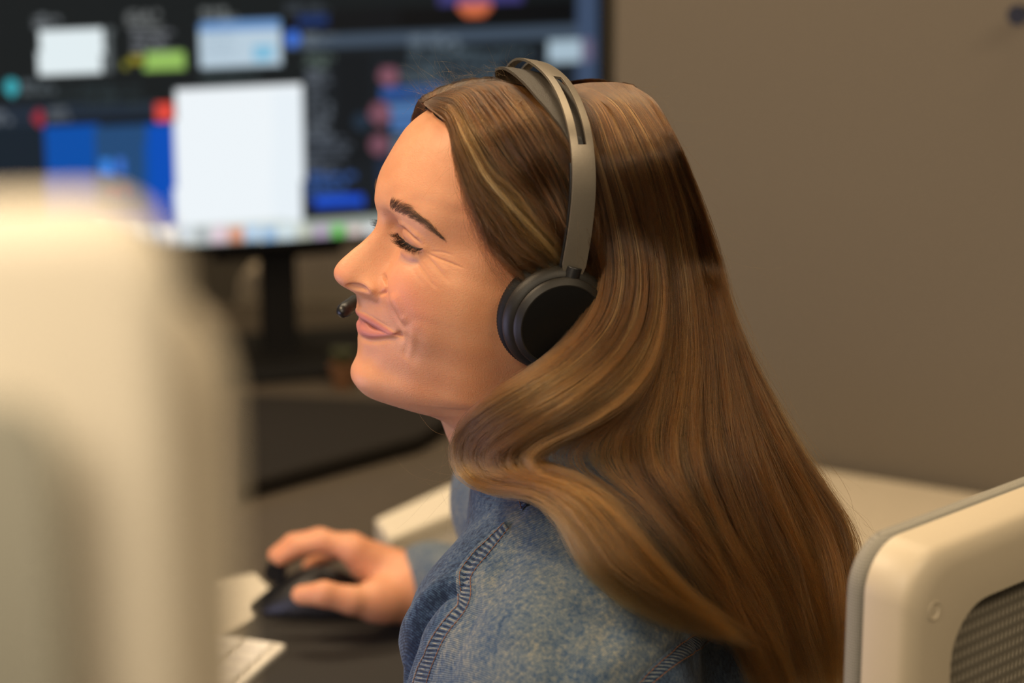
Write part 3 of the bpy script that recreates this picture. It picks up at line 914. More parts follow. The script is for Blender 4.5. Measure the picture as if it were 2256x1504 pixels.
ll0 = resample(surf_pick(LASH), 80)
brow_c = resample(surf_pick([(858, 451), (870, 456), (885, 461), (900, 467), (916, 477), (931, 488), (946, 500), (960, 511), (976, 526)]), 60)
SB = Strands()
rb = np.random.default_rng(3)
nb_ = 1250
tt = rb.beta(1.05, 1.25, nb_)
wid = np.interp(tt, [0, .12, .35, .6, .85, 1], [3.6, 4.6, 4.5, 3.9, 2.6, .7])
base = np.stack([np.interp(tt, np.linspace(0, 1, 60), brow_c[:, k]) for k in range(3)], -1)
tan = np.gradient(brow_c, axis=0); tan /= np.linalg.norm(tan, axis=1, keepdims=True)
tn = np.stack([np.interp(tt, np.linspace(0, 1, 60), tan[:, k]) for k in range(3)], -1)
vv = rb.uniform(-1, 1, nb_) * np.sqrt(rb.uniform(.2, 1, nb_))
bn = nearest_n(base)
side = np.cross(bn, tn)
side *= np.sign(side[:, 2:3])
rp = base + side * (vv * wid)[:, None]
kk = [np.argmin(((LP - q) ** 2).sum(1)) for q in rp]
rp = LP[kk] + SKN[kk] * .05
nn = SKN[kk]
dr_ = tn * (1.0 - .45 * np.exp(-tt * 5)[:, None]) + side * (.95 * np.exp(-tt * 4) + .10 - .55 * vv * sm(tt, .1, .5))[:, None] + nn * .16 + rb.normal(0, .10, (nb_, 3))
dr_ /= np.linalg.norm(dr_, axis=1, keepdims=True)
ln_ = rb.uniform(4.0, 7.5, nb_) * np.interp(tt, [0, .2, 1], [.75, 1, .8])


def brow(s):
    f = np.array([1, s, 1])
    a, d, c = rp * f, dr_ * f, -nn * f * 1.0
    line_strands(SB, H(a[:, 0], a[:, 1], a[:, 2]), (H(d[:, 0], d[:, 1], d[:, 2]) - HO) * 1000, ln_ / 1000,
                 (H(c[:, 0], c[:, 1], c[:, 2]) - HO) * .9, .000040, (.10, .062, .042))


both_sides(brow)
M_brow, nt, b = mat_new('brow_hair')
at = N(nt, 'ShaderNodeAttribute', attribute_name='tone')
nt.links.new(at.outputs['Color'], b.inputs['Base Color'])
b.inputs['Roughness'].default_value = .6
b.inputs['Specular IOR Level'].default_value = .25
make_strands('eyebrow', SB, M_brow, person)

SL = Strands()


def lashes(s):
    r = np.random.default_rng(9)
    for (n, ln, up, base_off, thick) in ((190, 11.5, .36, 0.0, .00009), (150, 3.6, -.9, -2.2, .00004)):
        t = r.uniform(0, 1, n)
        b = np.stack([np.interp(t, np.linspace(0, 1, 80), ll0[:, k]) for k in range(3)], -1)
        kn = nearest_n(b)
        b = b + [0, 0, base_off] + kn * .5
        # outward, down, then curling up; fanning towards the temple at the outer end
        d = kn * .7 + np.array([1.0 if up > 0 else .5, 0, 0]) + np.array([0, 0, -.62 if up > 0 else -.6]) + np.stack([-.9 * t ** 2, .6 * t, 0 * t], -1) + r.normal(0, .12, (n, 3))
        d /= np.linalg.norm(d, axis=1, keepdims=True)
        L = ln * r.uniform(.5, 1.05, n) * np.interp(t, [0, .3, .8, 1], [.7, 1, .9, .6])
        cu = np.array([.10, 0, 1.0]) * (up * L * 1.6)[:, None] if up > 0 else np.array([0, 0, -.3]) * L[:, None] * .3
        if s < 0: L = L * 1.25
        f = np.array([1, s, 1])
        b, d, cu = b * f, d * f, cu * f
        line_strands(SL, H(b[:, 0], b[:, 1], b[:, 2]), (H(d[:, 0], d[:, 1], d[:, 2]) - HO) * 1000, L / 1000, (H(cu[:, 0], cu[:, 1], cu[:, 2]) - HO), thick, (.010, .007, .006))


both_sides(lashes)
make_strands('eyelashes', SL, M_brow, person)
# dark lash line and a glimpse of the eye beneath it
M_lashline = simple_mat('lash_line', (.03, .018, .014), .5)


def tube(path, rad, seg=10, cap=True):
    """tube mesh along path (n,3) with radius scalar or (n,)"""
    path = np.asarray(path, float); n = len(path)
    rad = np.broadcast_to(np.asarray(rad, float), (n,))
    T = np.gradient(path, axis=0); T /= np.maximum(np.linalg.norm(T, axis=1, keepdims=True), 1e-12)
    ref = np.array([0, 0, 1.]) if abs(T[0, 2]) < .9 else np.array([1., 0, 0])
    Ns = []
    nv = ref - T[0] * (ref @ T[0]); nv /= np.linalg.norm(nv)
    for i in range(n):
        nv = nv - T[i] * (nv @ T[i]); nv /= np.linalg.norm(nv); Ns.append(nv)
    Ns = np.array(Ns); Bs = np.cross(T, Ns)
    a = np.linspace(0, 2 * math.pi, seg, endpoint=False)
    v = path[:, None] + (Ns[:, None] * np.cos(a)[None, :, None] + Bs[:, None] * np.sin(a)[None, :, None]) * rad[:, None, None]
    v = v.reshape(-1, 3)
    f = []
    for i in range(n - 1):
        for j in range(seg):
            k = (j + 1) % seg
            f.append((i * seg + j, i * seg + k, (i + 1) * seg + k, (i + 1) * seg + j))
    if cap:
        v = np.concatenate([v, path[:1], path[-1:]])
        c0, c1 = n * seg, n * seg + 1
        for j in range(seg):
            k = (j + 1) % seg
            f.append((c0, k, j, j)); f.append((c1, (n - 1) * seg + j, (n - 1) * seg + k, (n - 1) * seg + k))
    return v, f


class MB:
    """collects shapes into one mesh (quads and triangles)"""
    def __init__(self):
        self.v, self.f, self.n = [], [], 0

    def add(self, v, f):
        self.v.append(np.asarray(v, float))
        self.f += [tuple(dict.fromkeys(int(i) + self.n for i in q)) for q in f]
        self.n += len(v)
        return self

    def tube(self, path, rad, seg=10):
        return self.add(*tube(path, rad, seg))

    def obj(self, name, mat, parent=None, smooth=True, bevel=0., angle=None):
        me = bpy.data.meshes.new(name)
        me.from_pydata(np.concatenate(self.v).tolist(), [], self.f)
        bm = bmesh.new(); bm.from_mesh(me)
        bmesh.ops.remove_doubles(bm, verts=bm.verts, dist=1e-7)
        bmesh.ops.recalc_face_normals(bm, faces=bm.faces)
        bm.to_mesh(me); bm.free()
        if smooth:
            me.polygons.foreach_set('use_smooth', np.ones(len(me.polygons), dtype=bool))
            me.set_sharp_from_angle(angle=math.radians(angle or 50))
        me.materials.append(mat)
        o = bpy.data.objects.new(name, me)
        sc.collection.objects.link(o)
        if parent: o.parent = parent
        if bevel:
            b = o.modifiers.new('bevel', 'BEVEL'); b.width = bevel; b.segments = 3; b.limit_method = 'ANGLE'
        return o


def lash_line(s):
    mb = MB()
    p = ll0 * [1, s, 1] + nearest_n(ll0) * [1, s, 1] * .12
    mb.tube(H(p[:, 0], p[:, 1], p[:, 2]), np.interp(np.linspace(0, 1, 80), [0, .1, .6, 1], [.0002, .0004, .0005, .0002]), 8)
    mb.obj('lash_line', M_lashline, person)


both_sides(lash_line)


# ================================================================== implicit surfaces
def surface_nets(fn, lo, hi, h):
    lo = np.array(lo, float); hi = np.array(hi, float)
    n = np.ceil((hi - lo) / h).astype(int) + 1
    ax = [lo[i] + np.arange(n[i]) * h for i in range(3)]
    vals = np.empty(n, np.float32)
    Y, Z = np.meshgrid(ax[1], ax[2], indexing='ij')
    for i in range(n[0]):
        q = np.stack([np.full(Y.size, ax[0][i]), Y.ravel(), Z.ravel()], -1)
        vals[i] = fn(q).reshape(n[1], n[2])
    s = vals < 0
    acc = np.zeros(tuple(n - 1) + (3,), np.float32); cnt = np.zeros(tuple(n - 1), np.float32)
    edges = []
    for axd in range(3):
        a = [slice(None)] * 3; b = [slice(None)] * 3
        a[axd] = slice(0, -1); b[axd] = slice(1, None)
        va, vb = vals[tuple(a)], vals[tuple(b)]
        cross = (va < 0) != (vb < 0)
        I = np.argwhere(cross)
        t = va[cross] / (va[cross] - vb[cross])
        pos = I.astype(np.float32).copy(); pos[:, axd] += t
        o1, o2 = [k for k in range(3) if k != axd]
        for d1 in (0, -1):
            for d2 in (0, -1):
                c = I.copy(); c[:, o1] += d1; c[:, o2] += d2
                ok = np.all((c >= 0) & (c < n - 1), 1)
                np.add.at(acc, tuple(c[ok].T), pos[ok]); np.add.at(cnt, tuple(c[ok].T), 1)
        edges.append((axd, I, va[cross] < 0))
    act = cnt > 0
    ids = np.full(tuple(n - 1), -1, np.int64); ids[act] = np.arange(act.sum())
    V = acc[act] / cnt[act][:, None] * h + lo
    Fs = []
    for axd, I, ins in edges:
        o1, o2 = [(1, 2), (2, 0), (0, 1)][axd]
        ok = (I[:, o1] > 0) & (I[:, o2] > 0) & (I[:, o1] < n[o1] - 1) & (I[:, o2] < n[o2] - 1)
        I, ins = I[ok], ins[ok]

        def cid(d1, d2):
            c = I.copy(); c[:, o1] += d1; c[:, o2] += d2
            return ids[tuple(c.T)]
        q = np.stack([cid(-1, -1), cid(0, -1), cid(0, 0), cid(-1, 0)], -1)
        q = np.where(ins[:, None], q, q[:, ::-1])
        Fs.append(q)
    F = np.concatenate(Fs)
    return V.astype(float), F[(F >= 0).all(1)]


def smin(a, b, k):
    h = np.clip(.5 + .5 * (b - a) / k, 0, 1)
    return b + (a - b) * h - k * h * (1 - h)


def sd_cap(p, a, b, ra, rb):
    a = np.asarray(a); b = np.asarray(b)
    ab = b - a
    t = np.clip(((p - a) @ ab) / (ab @ ab), 0, 1)
    return np.linalg.norm(p - a - t[:, None] * ab, axis=1) - (ra + (rb - ra) * t)


def sd_ell(p, c, axes, r):
    q = (p - c) @ np.array(axes).T
    k0 = np.linalg.norm(q / r, axis=1); k1 = np.linalg.norm(q / (np.array(r) ** 2), axis=1)
    return k0 * (k0 - 1) / np.maximum(k1, 1e-9)


def mesh_normals(V, F):
    n = np.cross(V[F[:, 2]] - V[F[:, 0]], V[F[:, 3]] - V[F[:, 1]])
    out = np.zeros_like(V)
    for k in range(4):
        np.add.at(out, F[:, k], n)
    return out / np.maximum(np.linalg.norm(out, axis=1, keepdims=True), 1e-12)


def relax(V, F, it=3, lam=.5):
    for _ in range(it):
        s = np.zeros_like(V); c = np.zeros(len(V))
        for k in range(4):
            a, b = F[:, k], F[:, (k + 1) % 4]
            np.add.at(s, a, V[b]); np.add.at(c, a, 1)
            np.add.at(s, b, V[a]); np.add.at(c, b, 1)
        V = V + lam * (s / np.maximum(c, 1)[:, None] - V)
    return V


# ================================================================== DENIM JACKET
NBK = H(-45, 0, -145)
BL = np.array([.03, -1.0, 0]); BL /= np.linalg.norm(BL)
BF = np.array([-abs(BL[1]), -BL[0], 0.0]); BF /= np.linalg.norm(BF)
BZ = np.array([0, 0, 1.0])


def B(f, l, u):
    return NBK + (BF * f + BL * l + BZ * u) / 1000


FAR_SH, FAR_EL, FAR_WR = B(-16, -152, -58), P(1210, 1375, 2.0), P(948, 1278, 2.115)


def jacket_sdf(p):
    lean = np.array([BF * .98 + BZ * -.12, BL, BZ * .99 + BF * .12])
    lean /= np.linalg.norm(lean, axis=1, keepdims=True)
    d = sd_ell(p, B(-66, 0, -225), lean, (.125, .170, .235))
    d = smin(d, sd_cap(p, B(-44, 40, -14), B(-44, 126, -46), .050, .062), .05)
    d = smin(d, sd_cap(p, B(-32, 86, -26), B(-4, 90, -76), .062, .080), .02)
    d = smin(d, sd_cap(p, B(-27, 22, 10), B(-16, 50, -50), .057, .062), .02)
    d = smin(d, sd_cap(p, B(-4, 90, -76), B(14, 88, -232), .080, .084), .02)
    d = smin(d, sd_cap(p, B(-30, -45, -18), B(-36, -140, -52), .052, .062), .05)
    d = smin(d, sd_cap(p, B(-46, 0, -24), B(-36, 0, -6), .062, .055), .04)
    # near sleeve (upper arm, forearm going forward to the desk)
    d = smin(d, sd_cap(p, B(-24, 142, -86), B(25, 180, -224), .083, .062), .016)
    d = smin(d, sd_cap(p, B(25, 180, -224), B(215, 120, -213), .058, .038), .03)
    # far sleeve reaching out to the mouse
    d = smin(d, sd_cap(p, FAR_SH, FAR_EL, .066, .048), .025)
    d = smin(d, sd_cap(p, FAR_EL, FAR_WR, .046, .035), .02)
    return d


JV, JF = surface_nets(jacket_sdf, (-.37, 1.26, .56), (.33, 2.17, 1.12), .0045)
print('jacket verts', len(JV))
JV = relax(JV, JF, 2)
# subdivide once, only there where the picture is sharp: simple linear split of all quads


def subdivide(V, F):
    e = np.stack([F, np.roll(F, -1, 1)], -1).reshape(-1, 2)
    es = np.sort(e, 1)
    key = es[:, 0] * len(V) + es[:, 1]
    uq, inv = np.unique(key, return_inverse=True)
    em = (V[uq // len(V)] + V[uq % len(V)]) / 2
    fc = V[F].mean(1)
    n0 = len(V); n1 = n0 + len(em)
    ei = inv.reshape(-1, 4) + n0
    fi = np.arange(len(F)) + n1
    q = [np.stack([F[:, k], ei[:, k], fi, ei[:, (k + 3) % 4]], -1) for k in range(4)]
    return np.concatenate([V, em, fc]), np.concatenate(q)


JV, JF = subdivide(JV, JF)
JV = relax(JV, JF, 2)
JPX = project(JV)
JN = mesh_normals(JV, JF)
jbvh = BVHTree.FromPolygons(JV.tolist(), JF.tolist())


def jpick(pts, lift=0.):
    out = []
    for px, py in pts:
        r = ray(px, py); r = r / np.linalg.norm(r)
        h = jbvh.ray_cast(Vector(EYE), Vector(r))
        if h[0] is None:
            front = (JN @ -FW_) > 0
            k = np.argmin((JPX[:, 0] - px) ** 2 + (JPX[:, 1] - py) ** 2 + np.where(front, 0, 1e5))
            out.append(JV[k] + JN[k] * lift)
        else:
            out.append(np.array(h[0]) - r * lift)
    return np.array(out)


def jcrease(pts, width, depth, taper=True):
    global JV
    line = resample(jpick(pts), 50)
    d, q = seg_dist(JV, line)
    w = np.exp(-(d / width) ** 2)
    if taper:
        w = w * np.clip(np.sin(q * math.pi) * 1.8, 0, 1)
    JV = JV + JN * (w * depth)[:, None]


def zz(pts, s, ox, oy):
    return [(x / s + ox, y / s + oy) for x, y in pts]


Z7 = (2.564, 820, 1040)
SEAM_A = zz([(750, 290), (690, 345), (640, 395), (590, 440), (540, 500), (500, 560), (495, 620), (508, 680), (490, 740), (450, 790), (400, 850), (350, 920), (310, 1000), (270, 1090), (240, 1180), (215, 1270)], *Z7)
SEAM_B = zz([(775, 320), (725, 385), (680, 440), (635, 495), (590, 550), (565, 595), (562, 650), (560, 705), (540, 765), (500, 825), (450, 885), (405, 955), (370, 1030), (340, 1105), (315, 1185), (290, 1275)], *Z7)
SEAM_C = zz([(2010, 800), (1900, 868), (1800, 925), (1740, 965), (1680, 1020), (1600, 1090), (1540, 1150), (1495, 1200), (1450, 1260)], *Z7)
SEAM_D = zz([(2100, 850), (1990, 900), (1890, 955), (1820, 1010), (1750, 1060), (1680, 1110), (1620, 1160), (1570, 1205), (1520, 1265)], *Z7)

# folds of the cloth
FOLD = [(1020, 1280), (1004, 1294), (976, 1309), (949, 1336), (925, 1371), (906, 1426), (890, 1490)]
jcrease(FOLD, .0052, -.0085, taper=False)
jcrease([(1000, 1278), (968, 1292), (936, 1320), (908, 1358), (886, 1412), (872, 1470)], .009, .0040)
jcrease([(1012, 1312), (985, 1345), (958, 1385), (935, 1440)], .007, .0028)
jcrease([(1110, 1150), (1075, 1190), (1035, 1240), (1012, 1285)], .004, -.0030)
jcrease([(1160, 1120), (1110, 1160)], .004, -.0022)
jcrease([(1200, 1250), (1150, 1330), (1120, 1430)], .020, .0030)
jcrease([(1330, 1330), (1260, 1400), (1200, 1480)], .016, -.0028)
jcrease([(1420, 1360), (1380, 1420), (1340, 1500)], .012, .0022)
jcrease([(1530, 1400), (1470, 1450), (1410, 1510)], .005, -.0028, taper=False)
jcrease([(1090, 1230), (1065, 1290), (1062, 1350)], .010, .0022)
jcrease([(1060, 1290), (1045, 1360), (1005, 1440), (980, 1504)], .006, -.0018)
rj = np.random.default_rng(4)
for k in range(16):
    cx, cy = rj.uniform(1000, 1650), rj.uniform(1180, 1500)
    a_, L_ = rj.uniform(.6, 2.2), rj.uniform(40, 110)
    jcrease([(cx - math.cos(a_) * L_, cy - math.sin(a_) * L_), (cx + rj.normal(0, 8), cy), (cx + math.cos(a_) * L_, cy + math.sin(a_) * L_)], rj.uniform(.004, .010), rj.choice([-1, 1]) * rj.uniform(.0006, .0015))
JN = mesh_normals(JV, JF)
jbvh = BVHTree.FromPolygons(JV.tolist(), JF.tolist())

# cloth of the jacket: wash value 0 deep indigo .. 1 pale
A3, B3 = resample(jpick(SEAM_A), 60), resample(jpick(SEAM_B), 60)
C3, D3 = resample(jpick(SEAM_C), 40), resample(jpick(SEAM_D), 40)
JH = project(JV)
wash = np.full(len(JV), .62)
dA, _ = seg_dist(JV, (A3 + B3) / 2)
dC, _ = seg_dist(JV, (C3 + D3) / 2)
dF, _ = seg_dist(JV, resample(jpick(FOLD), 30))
# chest side of the armhole seam is darker denim
mid_ = (A3 + B3) / 2
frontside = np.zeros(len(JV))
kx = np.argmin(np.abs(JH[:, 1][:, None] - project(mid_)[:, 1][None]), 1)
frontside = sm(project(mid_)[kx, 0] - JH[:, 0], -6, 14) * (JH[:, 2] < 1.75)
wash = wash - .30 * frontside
wash = wash + .16 * np.exp(-((dA - .007) / .004) ** 2) * (1 - frontside)
wash = wash - .22 * np.exp(-(dF / .009) ** 2)  # shade of the deep fold painted into the wash value
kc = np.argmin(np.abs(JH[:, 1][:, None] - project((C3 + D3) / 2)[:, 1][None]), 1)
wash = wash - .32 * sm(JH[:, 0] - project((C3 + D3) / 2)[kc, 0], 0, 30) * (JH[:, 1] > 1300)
wash = wash - .15 * np.exp(-(dC / .008) ** 2)


def denim_material():
    m, nt, b = mat_new('denim')
    lk = nt.links.new
    at = N(nt, 'ShaderNodeAttribute', attribute_name='wash')
    tc = N(nt, 'ShaderNodeTexCoord')
    n1 = N(nt, 'ShaderNodeTexNoise', i_Scale=330.0, i_Detail=4.0, i_Roughness=.62)
    n2 = N(nt, 'ShaderNodeTexNoise', i_Scale=42.0, i_Detail=4.0)
    lk(tc.outputs['Object'], n1.inputs['Vector']); lk(tc.outputs['Object'], n2.inputs['Vector'])
    a = N(nt, 'ShaderNodeMath', operation='MULTIPLY_ADD'); a.inputs[1].default_value = 1.5; a.inputs[2].default_value = -.75
    lk(n1.outputs['Fac'], a.inputs[0])
    a2 = N(nt, 'ShaderNodeMath', operation='MULTIPLY_ADD'); a2.inputs[1].default_value = .7
    lk(n2.outputs['Fac'], a2.inputs[0]); lk(a.outputs[0], a2.inputs[2])
    a3 = N(nt, 'ShaderNodeMath', operation='ADD'); lk(a2.outputs[0], a3.inputs[0]); lk(at.outputs['Fac'], a3.inputs[1])
    a4 = N(nt, 'ShaderNodeMath', operation='SUBTRACT'); a4.inputs[1].default_value = .40; lk(a3.outputs[0], a4.inputs[0])
    cr = N(nt, 'ShaderNodeValToRGB')
    e = cr.color_ramp.elements
    e[0].position = .0; e[0].color = (.018, .034, .075, 1)
    e[1].position = 1.0; e[1].color = (.30, .30, .26, 1)
    x = e.new(.3); x.color = (.055, .10, .18, 1)
    x = e.new(.62); x.color = (.135, .175, .215, 1)
    lk(a4.outputs[0], cr.inputs[0])
    # twill: fine diagonal ribs
    w = N(nt, 'ShaderNodeTexWave', wave_type='BANDS', bands_direction='DIAGONAL', i_Scale=330.0, i_Distortion=1.2)
    w.inputs['Detail'].default_value = 1
    lk(tc.outputs['Object'], w.inputs['Vector'])
    mx = N(nt, 'ShaderNodeMix', data_type='RGBA', blend_type='MULTIPLY'); mx.inputs[0].default_value = .35
    lk(cr.outputs[0], mx.inputs[6]); lk(w.outputs['Color'], mx.inputs[7])
    lk(mx.outputs[2], b.inputs['Base Color'])
    b.inputs['Roughness'].default_value = .92
    b.inputs['Specular IOR Level'].default_value = .2
    b.inputs['Sheen Weight'].default_value = .12
    bp = N(nt, 'ShaderNodeBump'); bp.inputs['Strength'].default_value = .5; bp.inputs['Distance'].default_value = .0005
    ad = N(nt, 'ShaderNodeMath', operation='ADD'); lk(w.outputs['Fac'], ad.inputs[0]); lk(n1.outputs['Fac'], ad.inputs[1])
    lk(ad.outputs[0], bp.inputs['Height']); lk(bp.outputs[0], b.inputs['Normal'])
    return m


M_denim = denim_material()
M_thread = simple_mat('seam_thread', (.34, .15, .07), .7, noise=.5, scale=900)
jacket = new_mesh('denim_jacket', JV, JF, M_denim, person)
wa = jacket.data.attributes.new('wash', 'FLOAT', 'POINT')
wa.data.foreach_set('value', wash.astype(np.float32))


def jsnap(p, lift):
    h = jbvh.find_nearest(Vector(p))
    return np.array(h[0]) + np.array(h[1]) * lift, np.array(h[1])


def seam_strip(name, A, Bc, lighter):
    n = int(np.linalg.norm(np.diff(A, axis=0), axis=1).sum() / .0006)
    A, Bc = resample(A, n), resample(Bc, n)
    xs = np.linspace(-.28, 1.28, 15)
    s = np.arange(n) * .0006
    pk = np.sin(s / .0042 * 6.283 + .8 * np.sin(s / .013 * 6.283))
    V, W = [], []
    for i in range(n):
        for x in xs:
            q = A[i] * (1 - x) + Bc[i] * x
            inside = max(0, 1 - (abs(x - .5) / .78) ** 4)
            tw = pk[i] if abs(x - .5) < .42 else pk[i] * max(0, 1 - (abs(x - .5) - .42) / .3)
            shear = math.sin((s[i] - x * .0012) / .0042 * 6.283)
            st = math.exp(-((x - .0) / .09) ** 2) + math.exp(-((x - 1.0) / .09) ** 2)
            v, nn_ = jsnap(q, -.0003 + .0016 * inside + .00034 * shear * max(0, 1 - abs(x - .5) * 1.5) - .00045 * st)
            V.append(v)
            W.append(lighter + .75 * shear * max(0, 1 - abs(x - .5) * 1.5) - .12 * st - .14 * (abs(x - .5) < .45) + .12 * (1 - min(1, abs(abs(x - .5) - .62) / .14)))
    k = len(xs)
    ix = np.arange(n * k).reshape(n, k)
    F = np.stack([ix[:-1, :-1], ix[:-1, 1:], ix[1:, 1:], ix[1:, :-1]], -1).reshape(-1, 4)
    o = new_mesh('seam', V, F, M_denim, jacket)
    a_ = o.data.attributes.new('wash', 'FLOAT', 'POINT'); a_.data.foreach_set('value', np.array(W, np.float32))
    # stitching: separate short threads along both edges
    mb = MB()
    for line in (A, Bc):
        step, ln = 6, 5
        for i in range(0, n - ln, step):
            pts = [jsnap(line[i + j] , .0010 + .00022 * math.sin(math.pi * j / ln))[0] for j in range(0, ln + 1)]
            mb.tube(np.array(pts), .00026, 5)
    t = mb.obj('stitching', M_thread, jacket)
    return o


seam_strip('seam', A3, B3, .55)
seam_strip('seam', C3, D3, .38)
seam_strip('seam', resample(jpick([(1134, 1070), (1143, 1096), (1153, 1124)]), 20), resample(jpick([(1156, 1070), (1161, 1092), (1165, 1114)]), 20), .30)
E3 = resample(jpick(zz([(890, 185), (830, 240), (760, 290)], *Z7)), 20)

# folded collar round the neck
def collar():
    n = 90
    prof = [(-.0035, -.012), (-.001, .010), (.001, .026), (.006, .032), (.012, .028), (.017, .012), (.023, -.008), (.026, -.020)]
    th = np.linspace(-2.55, 2.55, n)               # 0 = nape, +-pi = throat
    V, W = [], []
    for t in th:
        c, s = math.cos(t), math.sin(t)
        rf, rl = .066, .064
        cf = -.034
        pf = cf - rf * c
        pl = rl * s
        front = sm(abs(t), 1.2, 2.6)
        up = -.004 + .014 * c - .030 * front
        nx, ny = -c, s
        for (o_, h_) in prof:
            k = 1 + .35 * front
            V.append(NBK + BF * (pf + nx * o_ * k) + BL * (pl + ny * o_ * k) + BZ * (up + h_ * (1 - .25 * front) - max(0, o_) * .5 * front))
            W.append(.36)
    k = len(prof)
    V = np.array(V).reshape(n, k, 3)
    V2 = np.moveaxis(catmull(np.moveaxis(V, 1, 0), np.linspace(0, k - 1, 29)), 0, 1)
    ix = np.arange(n * 29).reshape(n, 29)
    F = np.stack([ix[:-1, :-1], ix[:-1, 1:], ix[1:, 1:], ix[1:, :-1]], -1).reshape(-1, 4)
    o = new_mesh('collar', V2.reshape(-1, 3), F.tolist(), M_denim, jacket)
    a_ = o.data.attributes.new('wash', 'FLOAT', 'POINT'); a_.data.foreach_set('value', np.full(n * 29, .34, np.float32))
    m_ = o.modifiers.new('thick', 'SOLIDIFY'); m_.thickness = .0018; m_.offset = 0
    # stitching near the collar edge
    mb = MB()
    for col in (26.6, 25.0):
        L_ = catmull(np.moveaxis(V2, 1, 0), [col])[0]
        L_ = resample(L_, 500)
        for i in range(0, 494, 7):
            d = L_[i:i + 6]
            c_ = NBK + BF * -.034
            o2 = d - c_; o2[:, 2] = 0; o2 /= np.linalg.norm(o2, axis=1, keepdims=True)
            mb.tube(d + o2 * .0011, .00028, 5)
    mb.obj('stitching', M_thread, jacket)


collar()

# ================================================================== HEADSET
M_band = simple_mat('band_metal', (.30, .26, .205), .38, metal=.75, noise=.25, bump=.12, scale=1800)
M_black = simple_mat('black_plastic', (.007, .007, .008), .38, noise=.2, bump=.05, scale=1500)
M_gloss = simple_mat('black_disc', (.003, .003, .003), .5, noise=.0, spec=.2)
M_graph = simple_mat('graphite_shell', (.020, .018, .015), .42, metal=.35, noise=.3, bump=.15, scale=2500)
M_leather = simple_mat('black_leatherette', (.006, .0055, .005), .6, noise=.3, bump=.15, scale=900, spec=.25)
M_strap = simple_mat('strap_leatherette', (.055, .045, .034), .55, noise=.4, bump=.6, scale=1500)
headset = empty('headset', H(-5, 0, 60))
tag(headset, 'dark headset with bronze grey headband and round black ear cups worn on her head', 'headset')


def hmesh(mb_v, *a, **k):
    pass


arc = np.array([(-9.5, 93.0, 32), (-7, 94.5, 62), (-3.5, 91.5, 91), (1.5, 81, 117), (5.5, 62, 134), (8.5, 35, 144.5), (10, 0, 147.8)])
arc = np.concatenate([arc, arc[-2::-1] * [1, -1, 1]])
arc = resample(arc, 181)


def band_mesh(arc, widths, th, slots=None, sub=1, name='headband', mat=None, arch=0.0):
    """strip of the given half widths (list across, mm) and thickness th swept along arc in head millimetres"""
    n = len(arc)
    T = np.gradient(arc, axis=0); T /= np.linalg.norm(T, axis=1, keepdims=True)
    O_ = arc - np.array([0, 0, 45.0]); O_[:, 0] = 0
    Wd = np.cross(O_, T); Wd /= np.linalg.norm(Wd, axis=1, keepdims=True)
    Wd *= np.sign(Wd[:, :1])
    Nn = np.cross(T, Wd); Nn *= np.sign((Nn * O_).sum(1))[:, None]
    top, bot = [], []
    w = np.array([np.broadcast_to(x, (n,)) for x in widths])         # (k, n)
    k = len(w)
    wmax = np.abs(w).max(0)
    V = np.zeros((n, 2, k, 3))
    for j in range(k):
        bulge = arch * (1 - (w[j] / wmax) ** 2)
        V[:, 0, j] = arc + Wd * w[j][:, None] + Nn * (th / 2 + bulge)[:, None]
        V[:, 1, j] = arc + Wd * w[j][:, None] - Nn * (th / 2 - bulge)[:, None]
    ix = np.arange(n * 2 * k).reshape(n, 2, k)
    F = []
    for i in range(n - 1):
        for j in range(k - 1):
            hole = slots is not None and slots(i, j)
            if not hole:
                F.append((ix[i, 0, j], ix[i, 0, j + 1], ix[i + 1, 0, j + 1], ix[i + 1, 0, j]))
                F.append((ix[i, 1, j], ix[i + 1, 1, j], ix[i + 1, 1, j + 1], ix[i, 1, j + 1]))
            # walls
            if slots is not None and not hole:
                for (ii, side) in ((i - 1, 0), (i + 1, 1)):
                    if 0 <= ii < n - 1 and slots(ii, j):
                        q = i if side == 0 else i + 1
                        F.append((ix[q, 0, j], ix[q, 0, j + 1], ix[q, 1, j + 1], ix[q, 1, j]))
                for (jj, side) in ((j - 1, 0), (j + 1, 1)):
                    if 0 <= jj < k - 1 and slots(i, jj):
                        q = j if side == 0 else j + 1
                        F.append((ix[i, 0, q], ix[i + 1, 0, q], ix[i + 1, 1, q], ix[i, 1, q]))
        F.append((ix[i, 0, 0], ix[i + 1, 0, 0], ix[i + 1, 1, 0], ix[i, 1, 0]))
        F.append((ix[i, 0, -1], ix[i, 1, -1], ix[i + 1, 1, -1], ix[i + 1, 0, -1]))
    for i in (0, n - 1):
        for j in range(k - 1):
            F.append((ix[i, 0, j], ix[i, 1, j], ix[i, 1, j + 1], ix[i, 0, j + 1]))
    v = V.reshape(-1, 3)
    mb = MB(); mb.add(H(v[:, 0], v[:, 1], v[:, 2]), F)
    return mb


hw = 7.9 + 0 * arc[:, 0]
endt = np.minimum(np.arange(181), 180 - np.arange(181))
cut = np.where(endt < 3, (3 - endt) * .5, 0)
lw = arc[:, 1]
slot_on = (np.abs(lw) < 84) & (np.abs(lw) > 31) & (arc[:, 2] > 110.5)
mb = band_mesh(arc, [-(hw - cut), -(hw - cut) + .6, -6.0, -2.9 + 0 * hw, 2.9 + 0 * hw, 6.0, (hw - cut) - .6, (hw - cut)], 1.7,
               slots=lambda i, j: bool(slot_on[i] and slot_on[min(i + 1, 180)] and j == 3), arch=.35)
mb.obj('headband', M_band, headset, bevel=.00035, angle=40)

